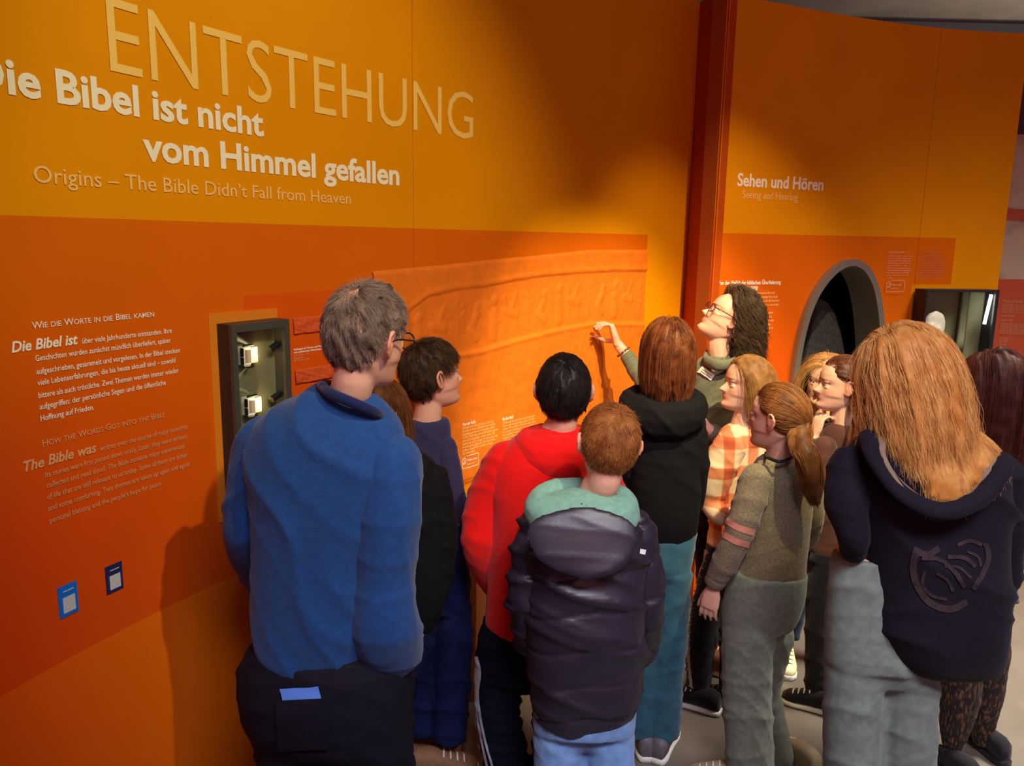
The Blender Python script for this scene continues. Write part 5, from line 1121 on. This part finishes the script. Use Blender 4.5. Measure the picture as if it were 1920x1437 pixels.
# ------------------------------------------------------------------ 13 girl at the right edge
m_jnv = cloth('jacket_navy', srgb(24, 26, 48)); m_hred = hair_mat('hair_dark_red', srgb(46, 18, 14), srgb(112, 58, 40), .4)
m_leg, t, b = new_mat('leggings_pattern'); tc = t.nodes.new('ShaderNodeTexCoord'); mp = t.nodes.new('ShaderNodeMapping'); mp.inputs['Rotation'].default_value = (0, .7, 0); mp.inputs['Scale'].default_value = (60, 60, 14); t.links.new(tc.outputs['Object'], mp.inputs[0])
n = t.nodes.new('ShaderNodeTexNoise'); n.inputs['Scale'].default_value = 2.2; n.inputs['Detail'].default_value = 4; t.links.new(mp.outputs[0], n.inputs['Vector']); cr = t.nodes.new('ShaderNodeValToRGB'); cr.color_ramp.elements[0].position = .5; cr.color_ramp.elements[0].color = srgb(26, 14, 16); cr.color_ramp.elements[1].position = .68; cr.color_ramp.elements[1].color = srgb(120, 84, 52)
t.links.new(n.outputs['Fac'], cr.inputs[0]); t.links.new(cr.outputs[0], b.inputs['Base Color']); b.inputs['Roughness'].default_value = .8
Y = 2.62
p13 = person('girl with dark red hair in a navy jacket and patterned leggings, at the right edge', (1820, 1425), Y, (1862, 722, Y, .215, 62, -10, 0),
    dict(name='jacket', mat=m_jnv, seed=101, amp=.007, rings=[(786, 1845, 1902, .85), (800, 1822, 1922, .75), (835, 1800, 1938, .66), (900, 1790, 1938, .66), (980, 1785, 1925, .68), (1060, 1782, 1912, .7), (1120, 1780, 1905, .68)]),
    dict(name='leggings', mat=m_leg, seed=102, amp=.003, rings=[(1100, 1780, 1896, .72), (1160, 1770, 1888, .74), (1200, 1768, 1880, .7)]),
    sleeves=[[(1818, 845, Y-.05, 28), (1808, 930, Y-.06, 26), (1812, 1010, Y, 22)], [(1924, 845, Y+.03, 27), (1930, 930, Y+.04, 25), (1915, 1010, Y+.06, 21)]],
    hands=[(0, (0, .2, -1), (1, 0, 0), .14, {}), (1, (0, .2, -1), (-1, 0, 0), .14, {})],
    legs=[[(1802, 1215, Y, 38), (1800, 1300, Y, 37), (1790, 1360, Y, 28), (1784, 1405, Y, 16)], [(1858, 1215, Y+.05, 34), (1850, 1300, Y+.08, 30), (1840, 1395, Y+.1, 16)]], neck=(1872, 790, Y))
make_hair(p13.root, p13.head, m_hred, n=3000, ng=280, gr=.010, length=.30, style='down', seed=18, thick=.16, grav=.6, lenvar=.15)
shoe(1780, 1428, Y-.02, 20, .24, m_blkt, m_blkt, p13.root, lace=m_blkt); shoe(1838, 1425, Y+.12, 10, .24, m_blkt, m_blkt, p13.root, lace=m_blkt)

# ------------------------------------------------------------------ 12 girl with long blonde hair, front right
m_dkj = cloth('jacket_dark', srgb(20, 16, 27), noise=.1, ns=30, sheen=.03); m_lin = cloth('hood_lining_grey', srgb(128, 110, 88)); m_hbl = hair_mat('hair_blonde', srgb(176, 112, 46), srgb(240, 190, 112), .42); m_jpale = cloth('jeans_pale', srgb(114, 126, 116), noise=.16, ns=50)
Y = 1.96
p12 = person('girl with long blonde hair in a dark hooded jacket and pale jeans, front right', (1660, 1700), Y, (1690, 706, Y, .225, 72, -4, 0),
    dict(name='jacket', mat=m_dkj, seed=111, amp=.017, freq=14, dir=(.6, .1, .8), rings=[(806, 1655, 1765, .75), (825, 1615, 1830, .7), (860, 1580, 1880, .62), (920, 1570, 1896, .6), (1000, 1584, 1898, .66), (1080, 1598, 1898, .72), (1150, 1602, 1896, .76), (1205, 1622, 1890, .76), (1240, 1660, 1882, .72), (1258, 1705, 1855, .62)]),
    dict(name='jeans', mat=m_jpale, seed=112, amp=.006, freq=20, rings=[(1040, 1560, 1750, .55), (1100, 1552, 1755, .55), (1180, 1547, 1755, .58), (1240, 1546, 1756, .6)]),
    sleeves=[[(1592, 880, Y-.02, 44), (1588, 950, Y-.06, 44), (1600, 1000, Y-.08, 36), (1600, 1030, Y-.05, 25)], [(1880, 890, Y, 42), (1884, 980, Y, 42), (1878, 1070, Y+.04, 36), (1860, 1130, Y+.14, 28)]],
    hands=[(0, (.15, .95, -.55), (.6, .2, .4), .13, dict(curl=(30, 40, 25)))],
    legs=[[(1600, 1260, Y, 54), (1597, 1380, Y, 53), (1598, 1500, Y, 52), (1600, 1690, Y, 50)], [(1706, 1260, Y, 53), (1702, 1380, Y, 52), (1704, 1500, Y, 50), (1704, 1690, Y, 50)]], neck=(1712, 810, Y))
# wide open hood: a draped collar with a pale lining
def cape_hood(pr, pts_out, m_out, m_in):
    q = resample([PT(*p)[0] for p in pts_out], 40); inner = resample([PT(*p)[0] for p in [(1668, 815, Y-.04), (1660, 850, Y-.10), (1690, 900, Y-.13), (1750, 940, Y-.14), (1800, 920, Y-.13), (1812, 880, Y-.10), (1770, 820, Y-.04)]], 40)
    V, F = [], []
    for k in range(7):
        f = k/6; r = q*(1-f)+inner*f; r[:, 1] += -.028*math.sin(math.pi*f); V.append(r)
    V = np.concatenate(V); F = [(k*40+i, k*40+i+1, (k+1)*40+i+1, (k+1)*40+i) for k in range(6) for i in range(39)]
    li = mesh('hood_lining', V, F, m_in, pr.root, smooth=True)
    me = fuse([tube(q, .017, 12, 1.4)], .006, 3); folds(me, .005, 50, (1, .3, .3), 7); return place(me, 'hood', m_out, pr.root)
cape_hood(p12, [(1628, 812, Y-.04), (1640, 860, Y-.12), (1690, 925, Y-.17), (1760, 958, Y-.19), (1830, 940, Y-.18), (1878, 885, Y-.13), (1886, 858, Y-.06)], m_dkj, m_lin)
C12 = [(PT(1728, 905, Y)[0]+np.array((0, .0, 0)), np.array((.20, .145, .16))), (PT(1730, 1000, Y)[0], np.array((.21, .14, .2)))]
make_hair(p12.root, p12.head, m_hbl, n=6500, ng=420, gr=.011, length=.31, style='down', seed=19, thick=.20, back=.6, grav=.40, lenvar=.28, flow=(.20, -.10, 0), colliders=C12, steps=20, part=-.05, sr=.0008, curl=.003, voxel=.006)
b12 = bvh(p12.top); m_emb = mat('emblem_print', srgb(44, 31, 33), .85, noise=.7, nscale=45)
rs2 = np.random.RandomState(5)
for path, wd in ((((1718, 1034), (1712, 1066), (1722, 1102), (1746, 1132), (1782, 1142), (1812, 1128)), 13), (((1728, 1046), (1762, 1050), (1790, 1074), (1808, 1100)), 8), (((1734, 1070), (1730, 1094), (1746, 1116), (1774, 1124)), 6),
                 (((1776, 1044), (1806, 1046), (1828, 1062)), 8), (((1794, 1022), (1818, 1014), (1840, 1022)), 7), (((1846, 1018), (1852, 1044), (1840, 1078), (1824, 1104)), 10), (((1712, 1030), (1738, 1040), (1760, 1028)), 12),
                 (((1756, 1074), (1776, 1088), (1786, 1108)), 6), (((1812, 1034), (1832, 1044), (1838, 1062)), 5), (((1770, 1062), (1796, 1064), (1820, 1084)), 5)):
    ribbon([b12], path, wd, m_emb, p12.root, 'emblem', .003, 22)
shoe(1600, 1700, Y, 10, .26, m_beige, m_sole, p12.root); shoe(1704, 1700, Y, 0, .26, m_beige, m_sole, p12.root)
for o in list(bpy.data.objects):
    if o.type == 'EMPTY' and o.name.split('.')[0] == 'person': reparent(o)
